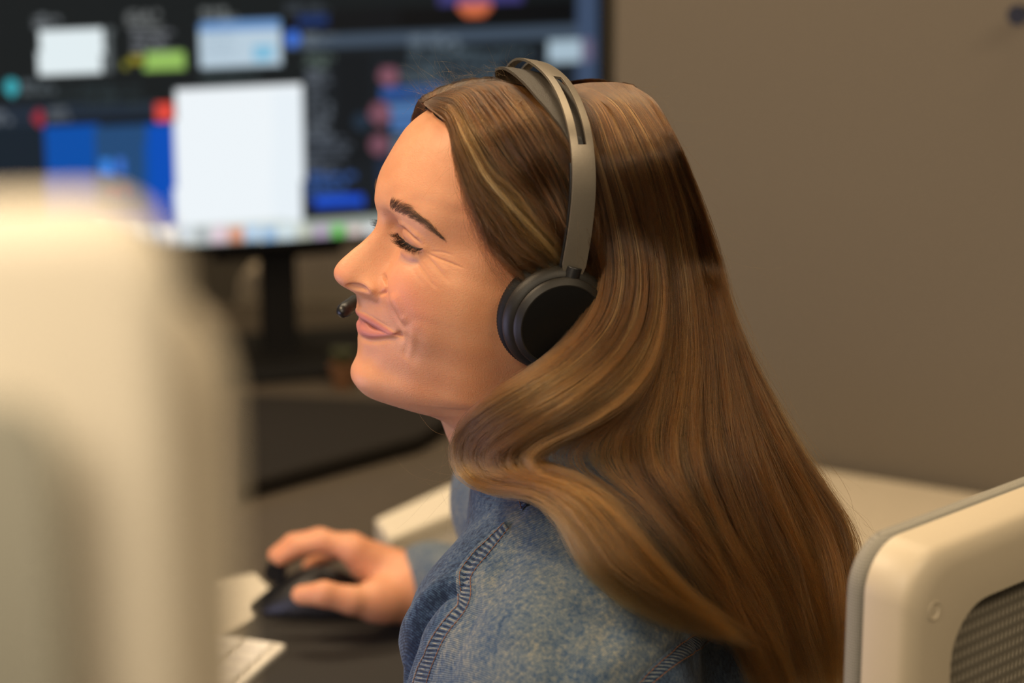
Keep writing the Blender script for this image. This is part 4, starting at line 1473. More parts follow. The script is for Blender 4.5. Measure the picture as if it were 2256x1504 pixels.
# inner padded strap
st = np.array([(2.0, 80.0, 112), (6, 67, 124.5), (10.5, 46, 133.5), (13.5, 22, 138.5), (14.5, 0, 140)])
st = np.concatenate([st, st[-2::-1] * [1, -1, 1]]); st = resample(st, 81)
ws = np.interp(np.abs(st[:, 1]), [0, 45, 66, 80], [16.5, 15.0, 11.0, 4.5])
mb = band_mesh(st, [-ws, -ws * .93, -ws * .6, 0 * ws, ws * .6, ws * .93, ws], 2.2, arch=.8)
mb.obj('padded_strap', M_strap, headset, bevel=.0005, angle=40)
# black mounting blocks at both ends of the strap
for s in (1, -1):
    mb = MB()
    q = np.array([(1.0, 81.2 * s, 108.5), (1.8, 80 * s, 112.5), (3.0, 77 * s, 116)])
    bb = band_mesh(resample(q, 8), [-2.9, 2.9], 4.2, arch=.0)
    bb.obj('strap_mount', M_black, headset, bevel=.0004)


def lathe(prof, center, axis, up, seg=96, mb=None):
    """profile [(radius, height)] turned about axis (mm, head frame)"""
    mb = mb or MB()
    axis = np.array(axis, float); axis /= np.linalg.norm(axis)
    u = np.array(up, float); u -= axis * (u @ axis); u /= np.linalg.norm(u)
    w = np.cross(axis, u)
    a = np.linspace(0, 2 * math.pi, seg, endpoint=False)
    V = []
    for r, h in prof:
        V.append(np.array(center) + axis * h + r * (np.cos(a)[:, None] * u + np.sin(a)[:, None] * w))
    V = np.concatenate(V)
    F = []
    k = len(prof)
    for i in range(k - 1):
        for j in range(seg):
            jn = (j + 1) % seg
            F.append((i * seg + j, i * seg + jn, (i + 1) * seg + jn, (i + 1) * seg + j))
    F.append(tuple(range(seg - 1, -1, -1)))
    F.append(tuple((k - 1) * seg + j for j in range(seg)))
    mb.add(H(V[:, 0], V[:, 1], V[:, 2]), F)
    return mb


def sc_r(p):
    return [(r * 1.13, h) for r, h in p]


for s in (1, -1):
    ax = (-.03, s, -.10)
    cc_ = (-8.0, 74 * s, 1.5)
    K = 1.13
    cup = lathe(sc_r([(24, 10), (31.4, 10.6), (32.2, 12.2), (31.8, 14.5), (29.5, 17.8), (27.4, 18.8), (26.9, 18.0), (26.3, 16.6), (10, 16.6)]), cc_, ax, (0, 0, 1))
    cupo = cup.obj('ear_cup', M_graph, headset, angle=30)
    lathe(sc_r([(20, 16.5), (25.8, 16.6), (27.8, 20.5), (27.6, 21.6), (26.9, 22.6), (24.6, 25.0), (24.0, 25.1), (23.5, 24.6), (10, 24.6)]), cc_, ax, (0, 0, 1)).obj('trim_ring', M_graph, cupo, angle=30)
    lathe(sc_r([(5, 23.0), (23.8, 23.2), (23.8, 24.7), (23.0, 25.0), (4, 25.2), (1, 25.2)]), cc_, ax, (0, 0, 1)).obj('cover_disc', M_gloss, cupo, angle=30)
    # ring cushion with fine radial creases
    seg, rs = 220, 14
    A_ = np.array(ax) / np.linalg.norm(ax); u_ = np.array([0, 0, 1.]) - A_ * A_[2]; u_ /= np.linalg.norm(u_); w_ = np.cross(A_, u_)
    V, F = [], []
    for i in range(seg):
        t = i / seg * 2 * math.pi
        rr_ = u_ * math.cos(t) + w_ * math.sin(t)
        for j in range(rs):
            p_ = j / rs * 2 * math.pi
            wr = 1 + (.03 if i % 2 else -.03) * max(0, math.cos(p_ - .3))
            R0 = 29.2 + 8.6 * math.cos(p_) * wr
            V.append(np.array(cc_) + rr_ * R0 + A_ * (5.0 + 6.6 * math.sin(p_) * wr))
    for i in range(seg):
        for j in range(rs):
            F.append((i * rs + j, ((i + 1) % seg) * rs + j, ((i + 1) % seg) * rs + (j + 1) % rs, i * rs + (j + 1) % rs))
    V = np.array(V)
    MB().add(H(V[:, 0], V[:, 1], V[:, 2]), F).obj('ear_cushion', M_leather, cupo, angle=80)
    # hinge barrel and bracket between band and cup
    mb = MB()
    hp = np.array([(-9.5, 93.5 * s, 37), (-9.0, 93.5 * s, 31), (-8.5, 93.5 * s, 27), (-8.5, 93 * s, 24)])
    mb.tube(H(hp[:, 0], hp[:, 1], hp[:, 2]), [.0050, .0052, .0052, .0050], 20)
    mb.obj('hinge', M_black, cupo, bevel=.0005)
    # small inner rail that runs up inside the band
    rail = arc[(arc[:, 1] * s > 78) & (arc[:, 2] < 104)] * 1.0
    rail = rail - np.array([0, 2.2 * s, 0])
    rb_ = band_mesh(rail, [-5.5, 9.0], 2.4)
    rb_.obj('slide_rail', M_black, headset, bevel=.0004)

# microphone boom on the far cup, curving to the front of the mouth
tip = HP(751, 689, -24)
mid1 = HP(792, 656, -56)
bp_ = resample(np.array([(-2, -99, 0), (14, -99, -8), (45, -93, -24), (78, -74, -31), mid1 * [1, 1, 1], tip]), 70)
bw = H(bp_[:, 0], bp_[:, 1], bp_[:, 2])
mb = MB()
mb.tube(bw, np.interp(np.linspace(0, 1, 70), [0, .05, .1, .74, .80, .955, .985, 1], [.008, .008, .0022, .0022, .0050, .0052, .0042, .0012]), 14)
mb.obj('microphone_boom', M_black, headset)


# ================================================================== HANDS
def sd_chain(p, pts, rad, d, k=.004):
    for i in range(len(pts) - 1):
        d = smin(d, sd_cap(p, pts[i], pts[i + 1], rad[i], rad[i + 1]), k)
    return d


DESK_Z = .76
W0 = P(940, 1292, 2.115)


def far_hand(p):
    d = sd_cap(p, W0, P(905, 1290, 2.105), .0255, .0245)
    # palm: fan of blended capsules
    mcp = [P(782, 1213, 2.100), P(776, 1206, 2.125), P(786, 1210, 2.150), P(806, 1222, 2.172)]
    for m_, r_ in zip(mcp, (.0135, .0135, .0125, .0115)):
        d = smin(d, sd_cap(p, P(900, 1290, 2.12), m_, .020, r_), .012)
    d = smin(d, sd_cap(p, P(885, 1318, 2.09), P(830, 1322, 2.075), .022, .019), .014)
    d = smin(d, sd_cap(p, P(870, 1262, 2.11), P(810, 1240, 2.11), .018, .015), .012)
    f = []
    f.append((mcp[0], P(712, 1193, 2.100), P(655, 1205, 2.100), P(617, 1229, 2.100)))
    f.append((mcp[1], P(704, 1186, 2.130), P(645, 1196, 2.130), P(606, 1222, 2.130)))
    f.append((mcp[2], P(716, 1196, 2.158), P(660, 1210, 2.160), P(626, 1232, 2.160)))
    f.append((mcp[3], P(748, 1214, 2.185), P(706, 1230, 2.190), P(680, 1246, 2.190)))
    fs_ = []
    for q, rr in zip(f, ((.0102, .0092, .0083, .0068), (.0102, .0094, .0084, .0068), (.0098, .009, .008, .0065), (.009, .008, .0072, .006))):
        e = sd_cap(p, q[0], q[1], rr[0], rr[1])
        e = sd_chain(p, q[1:], rr[1:], e, .003)
        fs_.append(e)
    e = sd_cap(p, P(845, 1328, 2.075), P(775, 1322, 2.060), .0165, .0120)
    e = sd_chain(p, (P(775, 1322, 2.060), P(715, 1308, 2.055), P(664, 1310, 2.058)), (.0120, .0108, .0085), e, .004)
    fs_.append(e)
    g = np.minimum.reduce(fs_)
    return smin(d, g, .006)


hp = np.array([P(560, 1120, 2.03), P(560, 1420, 2.25), P(990, 1120, 2.25), P(990, 1420, 2.03), P(560, 1420, 2.03), P(990, 1120, 2.03)])
HV, HFc = surface_nets(far_hand, hp.min(0) - .01, hp.max(0) + .01, .0024)
HV = relax(HV, HFc, 1)
NH = B(215, 120, -213)


def near_hand(p):
    x, y, z = BF, BL, BZ
    c = NH + BF * .02 + BZ * (-.014)

    def q(a, b_, e_):
        return c + BF * a / 1000 - BL * b_ / 1000 + BZ * e_ / 1000
    d = sd_cap(p, q(-70, -5, 6), q(0, 0, 0), .026, .023)
    for b_, L_, r_ in ((-26, 62, .009), (-9, 72, .010), (9, 70, .010), (27, 60, .0095)):
        d = smin(d, sd_cap(p, q(2, b_ * .4, -2), q(62, b_, -6), .019, .0125), .010)
    fs_ = []
    for b_, L_, r_ in ((-28, 52, .0078), (-10, 68, .0088), (9, 72, .009), (28, 64, .0088)):
        e = sd_cap(p, q(62, b_, -6), q(62 + L_ * .5, b_ * 1.06, -4), .0098, r_ + .0006)
        e = smin(e, sd_cap(p, q(62 + L_ * .5, b_ * 1.06, -4), q(62 + L_, b_ * 1.08, -20), r_, r_ * .82), .003)
        fs_.append(e)
    e = smin(sd_cap(p, q(12, 20, -8), q(45, 48, -14), .016, .0112), sd_cap(p, q(45, 48, -14), q(74, 52, -20), .0108, .009), .004)
    fs_.append(e)
    return smin(d, np.minimum.reduce(fs_), .005)


c_ = NH
NV, NF = surface_nets(near_hand, np.min([c_ + BF * .19, c_ - BF * .08, c_ + BL * .08, c_ - BL * .09, c_ - BZ * .06], 0), np.max([c_ + BF * .19, c_ - BF * .08, c_ + BL * .08, c_ - BL * .09, c_ + BZ * .05], 0), .003)
NV = relax(NV, NF, 1)


def arms(p):
    d = sd_cap(p, FAR_SH, FAR_EL, .045, .036)
    d = smin(d, sd_cap(p, FAR_EL, W0, .036, .025), .01)
    d = np.minimum(d, smin(sd_cap(p, B(-24, 142, -86), B(25, 180, -224), .046, .036), sd_cap(p, B(25, 180, -224), NH, .036, .024), .01))
    d = np.minimum(d, sd_cap(p, B(-60, -90, -60), FAR_SH, .05, .045))
    return np.minimum(d, sd_cap(p, B(-60, 90, -60), B(-24, 142, -86), .05, .046))


AV, AF = surface_nets(arms, (-.3, 1.26, .66), (.2, 2.17, 1.1), .007)

# append the hands and arms to the skin of the person
me = person.data
pv = np.empty(len(me.vertices) * 3, np.float32); me.vertices.foreach_get('co', pv); pv = pv.reshape(-1, 3)
tot_v = [pv, HV, NV, AV]
tot_f = [skin_faces]
o_ = len(pv)
for v_, f_ in ((HV, HFc), (NV, NF), (AV, AF)):
    tot_f.append(f_ + o_); o_ += len(v_)
old = person
new = new_mesh('person_skin', np.concatenate(tot_v), np.concatenate(tot_f), M_skin)
extra = o_ - len(pv)
pig = np.zeros((o_, 4), np.float32); pig[:len(pv), :3] = allp[:, :3]; pig[:, 3] = 1
pig[len(pv):, 1] = .25
ca = new.data.color_attributes.new('pigment', 'FLOAT_COLOR', 'POINT')
ca.data.foreach_set('color', pig.ravel())
und = np.zeros(o_, np.float32); und[:len(pv)] = allp[:, 3]
new.data.attributes.new('undereye', 'FLOAT', 'POINT').data.foreach_set('value', und)
old_me = old.data
old.data = new.data
bpy.data.objects.remove(new)
bpy.data.meshes.remove(old_me)
person.data.name = 'person'


# ================================================================== ROOM
def box_mb(size, loc=(0, 0, 0), rot=0., mb=None, axes=None):
    mb = mb or MB()
    x, y, z = [s / 2 for s in size]
    v = np.array([(a, b, c) for c in (-z, z) for b in (-y, y) for a in (-x, x)])
    if axes is not None:
        v = v @ np.array(axes)
    else:
        c, s = math.cos(rot), math.sin(rot)
        v = v @ np.array([[c, s, 0], [-s, c, 0], [0, 0, 1]])
    v = v + np.array(loc)
    return mb.add(v, [(0, 2, 3, 1), (4, 5, 7, 6), (0, 1, 5, 4), (2, 6, 7, 3), (0, 4, 6, 2), (1, 3, 7, 5)])


def slab(poly, z0, z1, mb=None):
    """horizontal slab over a polygon of (x, y)"""
    mb = mb or MB()
    n = len(poly)
    v = [(x, y, z0) for x, y in poly] + [(x, y, z1) for x, y in poly]
    f = [tuple(range(n - 1, -1, -1)), tuple(range(n, 2 * n))] + [(i, (i + 1) % n, n + (i + 1) % n, n + i) for i in range(n)]
    return mb.add(np.array(v, float), f)


def on_z(px, py, z=DESK_Z):
    r = ray(px, py)
    t = (z - CZ) / r[2]
    q = EYE + r * t
    return (q[0], q[1])


def plane_px(px, py, q0, nrm):
    r = ray(px, py)
    t = ((q0 - EYE) @ nrm) / (r @ nrm)
    return EYE + r * t


M_wall = simple_mat('partition_fabric', (.175, .148, .112), .9, noise=.2, bump=.25, scale=700)
M_backwall = simple_mat('back_wall', (.10, .085, .065), .9, noise=.15, scale=6)
M_floor = simple_mat('floor_carpet', (.06, .052, .045), .95, noise=.6, bump=.5, scale=500)
M_ceil = simple_mat('ceiling_paint', (.6, .56, .5), .9, noise=.05, scale=5)
M_desk = simple_mat('desk_top', (.052, .037, .021), .75, noise=.25, bump=.05, scale=60)
M_cream = simple_mat('cream_laminate', (.52, .45, .34), .5, noise=.08, scale=30)
M_white = simple_mat('white_plastic', (.78, .69, .54), .42, noise=.05, bump=.04, scale=600)
M_shell = simple_mat('cream_plastic', (.56, .475, .34), .45, noise=.05, bump=.04, scale=600)
M_key = simple_mat('keyboard_white', (.78, .74, .66), .45, noise=.05, scale=300)
M_paper = simple_mat('paper', (.62, .56, .45), .85, noise=.06, scale=200)
M_grey = simple_mat('grey_cover', (.22, .20, .17), .6, noise=.2, scale=100)
M_pad = simple_mat('desk_mat', (.016, .013, .010), .8, noise=.4, bump=.3, scale=900)
M_laptop = simple_mat('dark_shell', (.012, .009, .006), .85, spec=.2, noise=.2, scale=300)
M_beigeboard = simple_mat('taupe_board', (.46, .38, .28), .85, noise=.2, scale=40)
M_leaf = simple_mat('leaf', (.045, .05, .012), .6, noise=.5, scale=90)
M_pot = simple_mat('terracotta', (.16, .07, .025), .7, noise=.3, scale=120)


def tagS(o):
    o['kind'] = 'structure'
    return o


tagS(slab([(-3.2, -1.4), (3.0, -1.4), (3.0, 4.2), (-3.2, 4.2)], -.05, 0).obj('floor', M_floor, smooth=False))
tagS(slab([(-3.2, -1.4), (3.0, -1.4), (3.0, 4.2), (-3.2, 4.2)], 2.75, 2.8).obj('ceiling', M_ceil, smooth=False))
tagS(slab([(-3.2, 4.1), (3.0, 4.1), (3.0, 4.2), (-3.2, 4.2)], 0, 2.75).obj('wall_back', M_backwall, smooth=False))
tagS(slab([(3.0, -1.4), (3.1, -1.4), (3.1, 4.2), (3.0, 4.2)], 0, 2.75).obj('wall_right', M_backwall, smooth=False))

# partition to the right: one tall fabric board
p0 = np.array([.108, 2.566]); dv = np.array([.175, -.097]); dv /= np.linalg.norm(dv); nv_ = np.array([dv[1], -dv[0]])


def pboard(a, b, name='partition_panel'):
    q = [p0 + dv * a, p0 + dv * b, p0 + dv * b - nv_ * .04, p0 + dv * a - nv_ * .04]
    return slab(q, .0, 2.1).obj(name, M_wall, smooth=False, bevel=.006)


part = empty('partition', (p0[0], p0[1], 0))
tag(part, 'tall taupe fabric partition standing behind her to the right of the big screen', 'partition')
for a, b in ((0, 1.5),):
    pboard(a, b).parent = part

# desk and sideboard
deskpoly = [(-1.9, 1.12), (-.12, 1.12), (-.12, 1.72), (.0, 1.90), (.0, 3.15), (-1.9, 3.15)]
desk = empty('desk', (-.9, 2.1, 0))
tag(desk, 'dark brown desk under the mouse, keyboard and big screen', 'desk')
slab(deskpoly, DESK_Z - .03, DESK_Z).obj('desk_top', M_desk, desk, smooth=False, bevel=.003)
for x, y in ((-1.8, 1.22), (-.22, 1.22), (-.06, 3.05), (-1.8, 3.05)):
    box_mb((.05, .05, DESK_Z - .03), (x, y, (DESK_Z - .03) / 2)).obj('leg', M_black, desk, smooth=False, bevel=.003)
sb = empty('sideboard', (.8, 2.1, 0))
tag(sb, 'low cream sideboard below the taupe partition behind her back', 'sideboard')
s0 = p0 + dv * .02 + nv_ * -.0
q = [p0 + dv * .12 + nv_ * .012, p0 + dv * 1.5 + nv_ * .012, p0 + dv * 1.5 + nv_ * .34, p0 + dv * .12 + nv_ * .34]
slab(q, .735, .76).obj('cabinet_top', M_cream, sb, smooth=False, bevel=.004)
q2 = [p0 + dv * .14 + nv_ * .03, p0 + dv * 1.48 + nv_ * .03, p0 + dv * 1.48 + nv_ * .32, p0 + dv * .14 + nv_ * .32]
slab(q2, 0, .735).obj('cabinet_body', M_cream, sb, smooth=False, bevel=.004)

# ------------------------------------------------------------------ big screen
TQ = np.array([.109, 2.933, .917]); TE = np.array([.956, .292, 0.]); TE /= np.linalg.norm(TE)
TN = np.array([TE[1], -TE[0], 0.])
TW, TH = 1.30, .73
tv = empty('wall_screen', TQ)
tv.name = 'big_screen'
tag(tv, 'very large black monitor full of open windows on the desk behind her face', 'monitor')


def TVP(u, v, o=0.):
    return TQ - TE * u + np.array([0, 0, 1.]) * v + TN * o


M_bez = simple_mat('bezel', (.006, .0055, .005), .7, spec=.2)
ctr = TVP(TW / 2, TH / 2, -.02)
box_mb((TW + .016, .035, TH + .016), ctr, axes=[TE, -TN, (0, 0, 1)]).obj('screen_housing', M_bez, tv, smooth=False, bevel=.004)
nu, nv2 = 434, 244
uu_, vv_ = np.meshgrid(np.linspace(.004, TW - .004, nu), np.linspace(.004, TH - .004, nv2), indexing='ij')
V = TQ - TE * uu_[..., None] + np.array([0, 0, 1.]) * vv_[..., None] + TN * .0005
ix = np.arange(nu * nv2).reshape(nu, nv2)
F = np.stack([ix[:-1, :-1], ix[:-1, 1:], ix[1:, 1:], ix[1:, :-1]], -1).reshape(-1, 4)
pp = project(V.reshape(-1, 3)); X, Y = pp[:, 0], pp[:, 1]


def lin(c):
    c = np.asarray(c, float) / 255
    return np.where(c <= .04045, c / 12.92, ((c + .055) / 1.055) ** 2.4)


Yt = Y + (X - 400) * .045           # undo the slope of the rows on the screen
img = np.tile(lin((20, 26, 28)), (len(X), 1))


def rect(x0, y0, x1, y1, c, a=1.):
    m = (X >= x0) & (X <= x1) & (Yt >= y0 + (((x0 + x1) / 2) - 400) * .045) & (Yt <= y1 + (((x0 + x1) / 2) - 400) * .045)
    img[m] = img[m] * (1 - a) + lin(c) * a


def disc(cx, cy, r, c, ry=None):
    m = ((X - cx) / r) ** 2 + ((Y - cy) / (ry or r)) ** 2 < 1
    img[m] = lin(c)


rt = np.random.default_rng(12)


def text(x0, y0, x1, y1, c, rh=9, gap=8, fill=.8):
    y = y0
    while y < y1:
        x = x0
        end = x0 + (x1 - x0) * rt.uniform(.55, 1)
        while x < end:
            w = rt.uniform(10, 40)
            rect(x, y, min(x + w, end), y + rh, c, fill)
            x += w + rt.uniform(4, 9)
        y += rh + gap


rect(-900, -700, -10, 600, (24, 30, 34))
rect(100, 275, 387, 560, (0, 78, 166)); rect(330, 275, 387, 560, (0, 78, 184)); rect(208, 275, 320, 470, (34, 74, 118))
rect(-200, 282, 98, 560, (20, 33, 44))
rect(-200, 232, 345, 275, (30, 42, 56)); rect(100, 262, 345, 276, (12, 18, 22))
rect(223, 350, 247, 388, (60, 140, 240)); rect(259, 350, 276, 380, (66, 120, 220)); rect(225, 395, 290, 425, (70, 90, 110)); rect(240, 418, 252, 442, (170, 60, 90)); rect(270, 410, 280, 430, (150, 60, 80))
text(108, 240, 180, 265, (96, 102, 108)); text(-20, 245, 42, 275, (110, 118, 126)); disc(86, 260, 12, (160, 44, 60), 18)
disc(25, 193, 14, (60, 168, 180), 19); text(44, 180, 122, 206, (88, 98, 104), 11, 4)
text(120, 190, 345, 232, (44, 56, 60))
text(72, 36, 138, 62, (120, 126, 130), 10, 5); text(280, 24, 364, 54, (118, 122, 122), 10, 4); text(443, 20, 532, 44, (124, 130, 130), 10, 4)
rect(86, 64, 226, 163, (230, 242, 245)); rect(231, 60, 247, 160, (110, 118, 120), .7)
text(290, 68, 400, 112, (120, 124, 130), 8, 5); rect(319, 114, 408, 152, (150, 192, 96)); rect(288, 120, 313, 140, (150, 140, 40)); rect(268, 135, 282, 150, (130, 130, 40))
rect(441, 46, 620, 148, (188, 208, 222)); rect(441, 46, 620, 66, (110, 152, 204)); rect(560, 100, 600, 135, (130, 190, 220)); text(450, 74, 550, 130, (160, 180, 196), 6, 8)
text(440, 156, 640, 180, (52, 64, 66), 10, 6)
rect(622, 12, 1270, 64, (15, 18, 21)); text(630, 4, 760, 30, (62, 70, 78), 9, 6); rect(654, 34, 724, 56, (26, 50, 100))
rect(622, 66, 1310, 96, (66, 80, 96)); disc(644, 84, 17, (60, 112, 214)); text(668, 74, 740, 96, (104, 114, 122)); text(900, 80, 1060, 108, (108, 122, 134), 11, 5)
rect(668, 108, 1320, 500, (26, 32, 38))
rect(668, 108, 960, 500, (22, 28, 33)); rect(740, 120, 815, 360, (18, 23, 27))
text(672, 122, 758, 148, (96, 112, 104), 10, 6); text(676, 158, 738, 300, (104, 112, 122), 9, 8); text(672, 300, 780, 380, (84, 92, 104), 8, 7)
text(678, 383, 814, 430, (56, 96, 168), 9, 6); rect(694, 430, 800, 455, (24, 80, 208))
text(880, 150, 1000, 184, (84, 96, 104), 12, 6); rect(838, 190, 980, 216, (44, 84, 150)); rect(853, 226, 1000, 250, (86, 130, 186)); rect(862, 256, 1000, 288, (72, 112, 168)); text(860, 300, 980, 340, (110, 128, 148), 10, 6)
rect(830, 350, 960, 420, (30, 44, 66)); disc(856, 168, 22, (130, 84, 98)); disc(838, 250, 24, (124, 80, 94)); disc(836, 318, 22, (120, 78, 92)); disc(796, 268, 18, (34, 50, 66))
rect(882, 10, 1268, 58, (10, 12, 14)); disc(1045, 10, 36, (214, 110, 70), 28); rect(968, -20, 1150, 6, (70, 66, 130), .8)
text(900, 110, 1190, 200, (74, 90, 100), 12, 9)
rect(1272, -80, 1318, 400, (62, 78, 104)); rect(1206, 88, 1282, 134, (168, 190, 204)); rect(1278, 84, 1304, 134, (104, 96, 120))
rect(343, 228, 384, 268, (226, 74, 62)); rect(386, 190, 667, 540, (242, 249, 253)); rect(600, 195, 667, 500, (232, 243, 250), .5)
# row of icons along the bottom
yb = 540 - (X - 400) * .050
m = (Y > yb - 44) & (X < 1040) & (X > -150); img[m] = img[m] * .35 + lin((196, 206, 196)) * .65
cols = [(240, 246, 250), (205, 222, 240), (226, 236, 244), (180, 205, 235), (250, 250, 250), (214, 226, 236), (170, 176, 180), (228, 204, 216), (220, 150, 120), (180, 210, 240), (150, 190, 230), (214, 232, 240), (200, 205, 190), (190, 170, 200), (110, 205, 90), (236, 214, 206), (250, 250, 252), (90, 110, 200), (240, 180, 90), (200, 60, 60)]
for k, c in enumerate(cols):
    cx = 205 + k * 37.5
    rect(cx, 498 - 0 * k, cx + 29, 534, c)
m = Y > yb; img[m] = lin((150, 160, 150)) * .5
M_scr, nt, b = mat_new('screen_picture')
at = N(nt, 'ShaderNodeAttribute', attribute_name='picture')
nt.links.new(at.outputs['Color'], b.inputs['Emission Color'])
b.inputs['Emission Strength'].default_value = .9
b.inputs['Base Color'].default_value = (.005, .005, .006, 1)
b.inputs['Specular IOR Level'].default_value = .1
b.inputs['Roughness'].default_value = .4
scr = new_mesh('screen', V.reshape(-1, 3), F, M_scr, tv)
ca = scr.data.color_attributes.new('picture', 'FLOAT_COLOR', 'POINT')
ca.data.foreach_set('color', np.concatenate([img, np.ones((len(img), 1))], 1).astype(np.float32).ravel())
# stand
stx = (1128 - 616) / FPX * 2.86
ub = None
sp = plane_px(612, 600, TQ - TN * .06, TN)
box_mb((.042, .03, sp[2] + .12 - DESK_Z), (sp[0], sp[1], (sp[2] + .12 + DESK_Z) / 2), axes=[TE, -TN, (0, 0, 1)]).obj('stand_column', M_bez, tv, smooth=False, bevel=.004)
box_mb((.30, .20, .012), (sp[0], sp[1] - .02, DESK_Z + .006), axes=[TE, -TN, (0, 0, 1)]).obj('stand_base', M_bez, tv, smooth=False, bevel=.003)
box_mb((.16, .02, .08), (sp[0], sp[1] - .0, TQ[2] + .01) , axes=[TE, -TN, (0, 0, 1)]).obj('stand_bracket', M_bez, tv, smooth=False, bevel=.003)


def upright(name, poly, q0, nrm, th, mat, parent=None, bevel=.006):
    """upright board whose outline is seen through the given pixels, on the plane q0/nrm"""
    pts = np.array([plane_px(x, y, q0, nrm) for x, y in poly])
    n = len(pts)
    v = np.concatenate([pts, pts - nrm * th])
    f = [tuple(range(n)), tuple(range(2 * n - 1, n - 1, -1))] + [(i, (i + 1) % n, n + (i + 1) % n, n + i) for i in range(n)]
    return MB().add(v, f).obj(name, mat, parent, bevel=bevel, angle=35)


def arc_poly(cx, cy, rx, ry, n=28):
    return [(cx + rx * math.cos(t), cy + ry * math.sin(t)) for t in np.linspace(0, 2 * math.pi, n, endpoint=False)]


# things beyond the desk, seen below the screen
q0 = np.array([0, 3.3, 0.]); nn_ = np.array([0, -1., 0])
bd = upright('pin_board', [(648, 520), (800, 500), (1100, 500), (1100, 880), (900, 882), (665, 878), (650, 840)], q0, nn_, .03, M_beigeboard)
tag(bd, 'blurred taupe board standing under the screen just left of her chin', 'board')
qc = np.array([0, 3.16, 0.])
ch = empty('meeting_chair', (-.6, 3.25, 0))
tag(ch, 'blurred beige rounded chair back beyond the desk left of the screen stand', 'chair')
upright('backrest', [(548, 800), (528, 740), (520, 680), (528, 620), (550, 590), (575, 588), (594, 610), (602, 660), (598, 720), (580, 770), (566, 806)], qc + np.array([0, .12, 0]), nn_, .04, M_beigeboard, ch, .012)
q = plane_px(560, 790, qc + np.array([0, .14, 0]), nn_)
MB().tube(np.array([(q[0], q[1] + .02, q[2] + .03), (q[0], q[1] + .02, .45)]), .015, 12).obj('support', M_beigeboard, ch)
slab([(q[0] - .22, q[1] - .0), (q[0] + .22, q[1] - .0), (q[0] + .22, q[1] + .42), (q[0] - .22, q[1] + .42)], .42, .47).obj('seat', M_beigeboard, ch, bevel=.01)
MB().tube(np.array([(q[0], q[1] + .2, .43), (q[0], q[1] + .2, 0.01)]), .025, 12).obj('leg', M_black, ch)
pl = empty('potted_plant', (0, 0, 0))
tag(pl, 'tiny blurred green plant in an orange pot behind her chin', 'plant')
q = np.array([*on_z(757, 852), DESK_Z])
ppot = MB(); ppot.tube(np.array([q, q + [0, 0, .028]]), [.012, .017], 16); ppot.obj('pot', M_pot, pl)
lf = MB()
for k in range(22):
    a = k * 2.4; t = np.linspace(0, 1, 5)[:, None]
    d = np.array([math.cos(a) * .6, math.sin(a) * .6, 1.0])
    lf.tube(q + [0, 0, .024] + d * t * .026 + np.array([0, 0, -.004]) * t ** 2, [.0008, .0028, .003, .002, .0004], 6)
lf.obj('foliage', M_leaf, pl)

# dark closed laptop on the desk, rotated
lp = [on_z(520, 1068, DESK_Z + .02), on_z(925, 958, DESK_Z + .02), on_z(1040, 886, DESK_Z + .02), on_z(520, 866, DESK_Z + .02)]
lap = tag(slab(lp, DESK_Z + .0, DESK_Z + .020).obj('closed_laptop', M_laptop, bevel=.004), 'dark closed laptop lying on the desk behind her throat', 'laptop')

# pale tablet case and grey notebook behind the far wrist
def flat(name, pxs, z0, z1, mat, label=None, cat=None, parent=None, bevel=.003):
    o = slab([on_z(x, y, z1) for x, y in pxs], z0, z1).obj(name, mat, parent, bevel=bevel)
    if label: tag(o, label, cat)
    return o


flat('storage_box', [(826, 1142), (992, 1066), (1072, 1082), (1082, 1104), (1000, 1128), (858, 1186)], DESK_Z, DESK_Z + .022, M_paper, 'white flat box on the desk between the hand and her collar', 'box')
flat('notebook', [(868, 1200), (960, 1152), (1075, 1176), (1100, 1240), (960, 1250)], DESK_Z, DESK_Z + .006, M_grey, 'grey notebook lying in front of the white flat box', 'notebook')

# desk mat, mouse, papers, keyboard
flat('desk_mat', [(470, 1600), (540, 1372), (640, 1270), (930, 1330), (1010, 1380), (1030, 1600)], DESK_Z, DESK_Z + .004, M_pad, 'black desk mat under the hand and mouse', 'mat')
mz = DESK_Z + .004
mo = empty('computer_mouse', (0, 0, 0))
tag(mo, 'black computer mouse under her right hand', 'mouse')
mc = np.array([*on_z(690, 1352, mz), mz]) + np.array([0, .012, 0])
md = np.array([-1.0, .10, 0]); md /= np.linalg.norm(md); ms = np.array([-md[1], md[0], 0])


def mouse_sdf(p):
    q_ = p - mc
    a, b_, c2 = q_ @ md, q_ @ ms, q_[:, 2]
    w = .031 - .004 * np.cos(a / .058 * 2.2)
    h = .040 - 6.0 * (a + .012) ** 2
    k0 = np.sqrt((a / .060) ** 2 + (b_ / w) ** 2 + (np.maximum(c2, 0) / np.maximum(h, .01)) ** 2)
    return np.maximum((k0 - 1) * .025, -c2 + .0005)


MVv, MFf = surface_nets(mouse_sdf, mc - [.075, .045, .008], mc + [.075, .045, .055], .0022)
MVv = relax(MVv, MFf, 1)
new_mesh('shell', MVv, MFf, M_black, mo)
wz = mc + md * .034 + BZ * .034
MB().tube(np.array([wz - ms * .004, wz + ms * .004]), .0095, 24).obj('scroll_wheel', M_leather, mo)

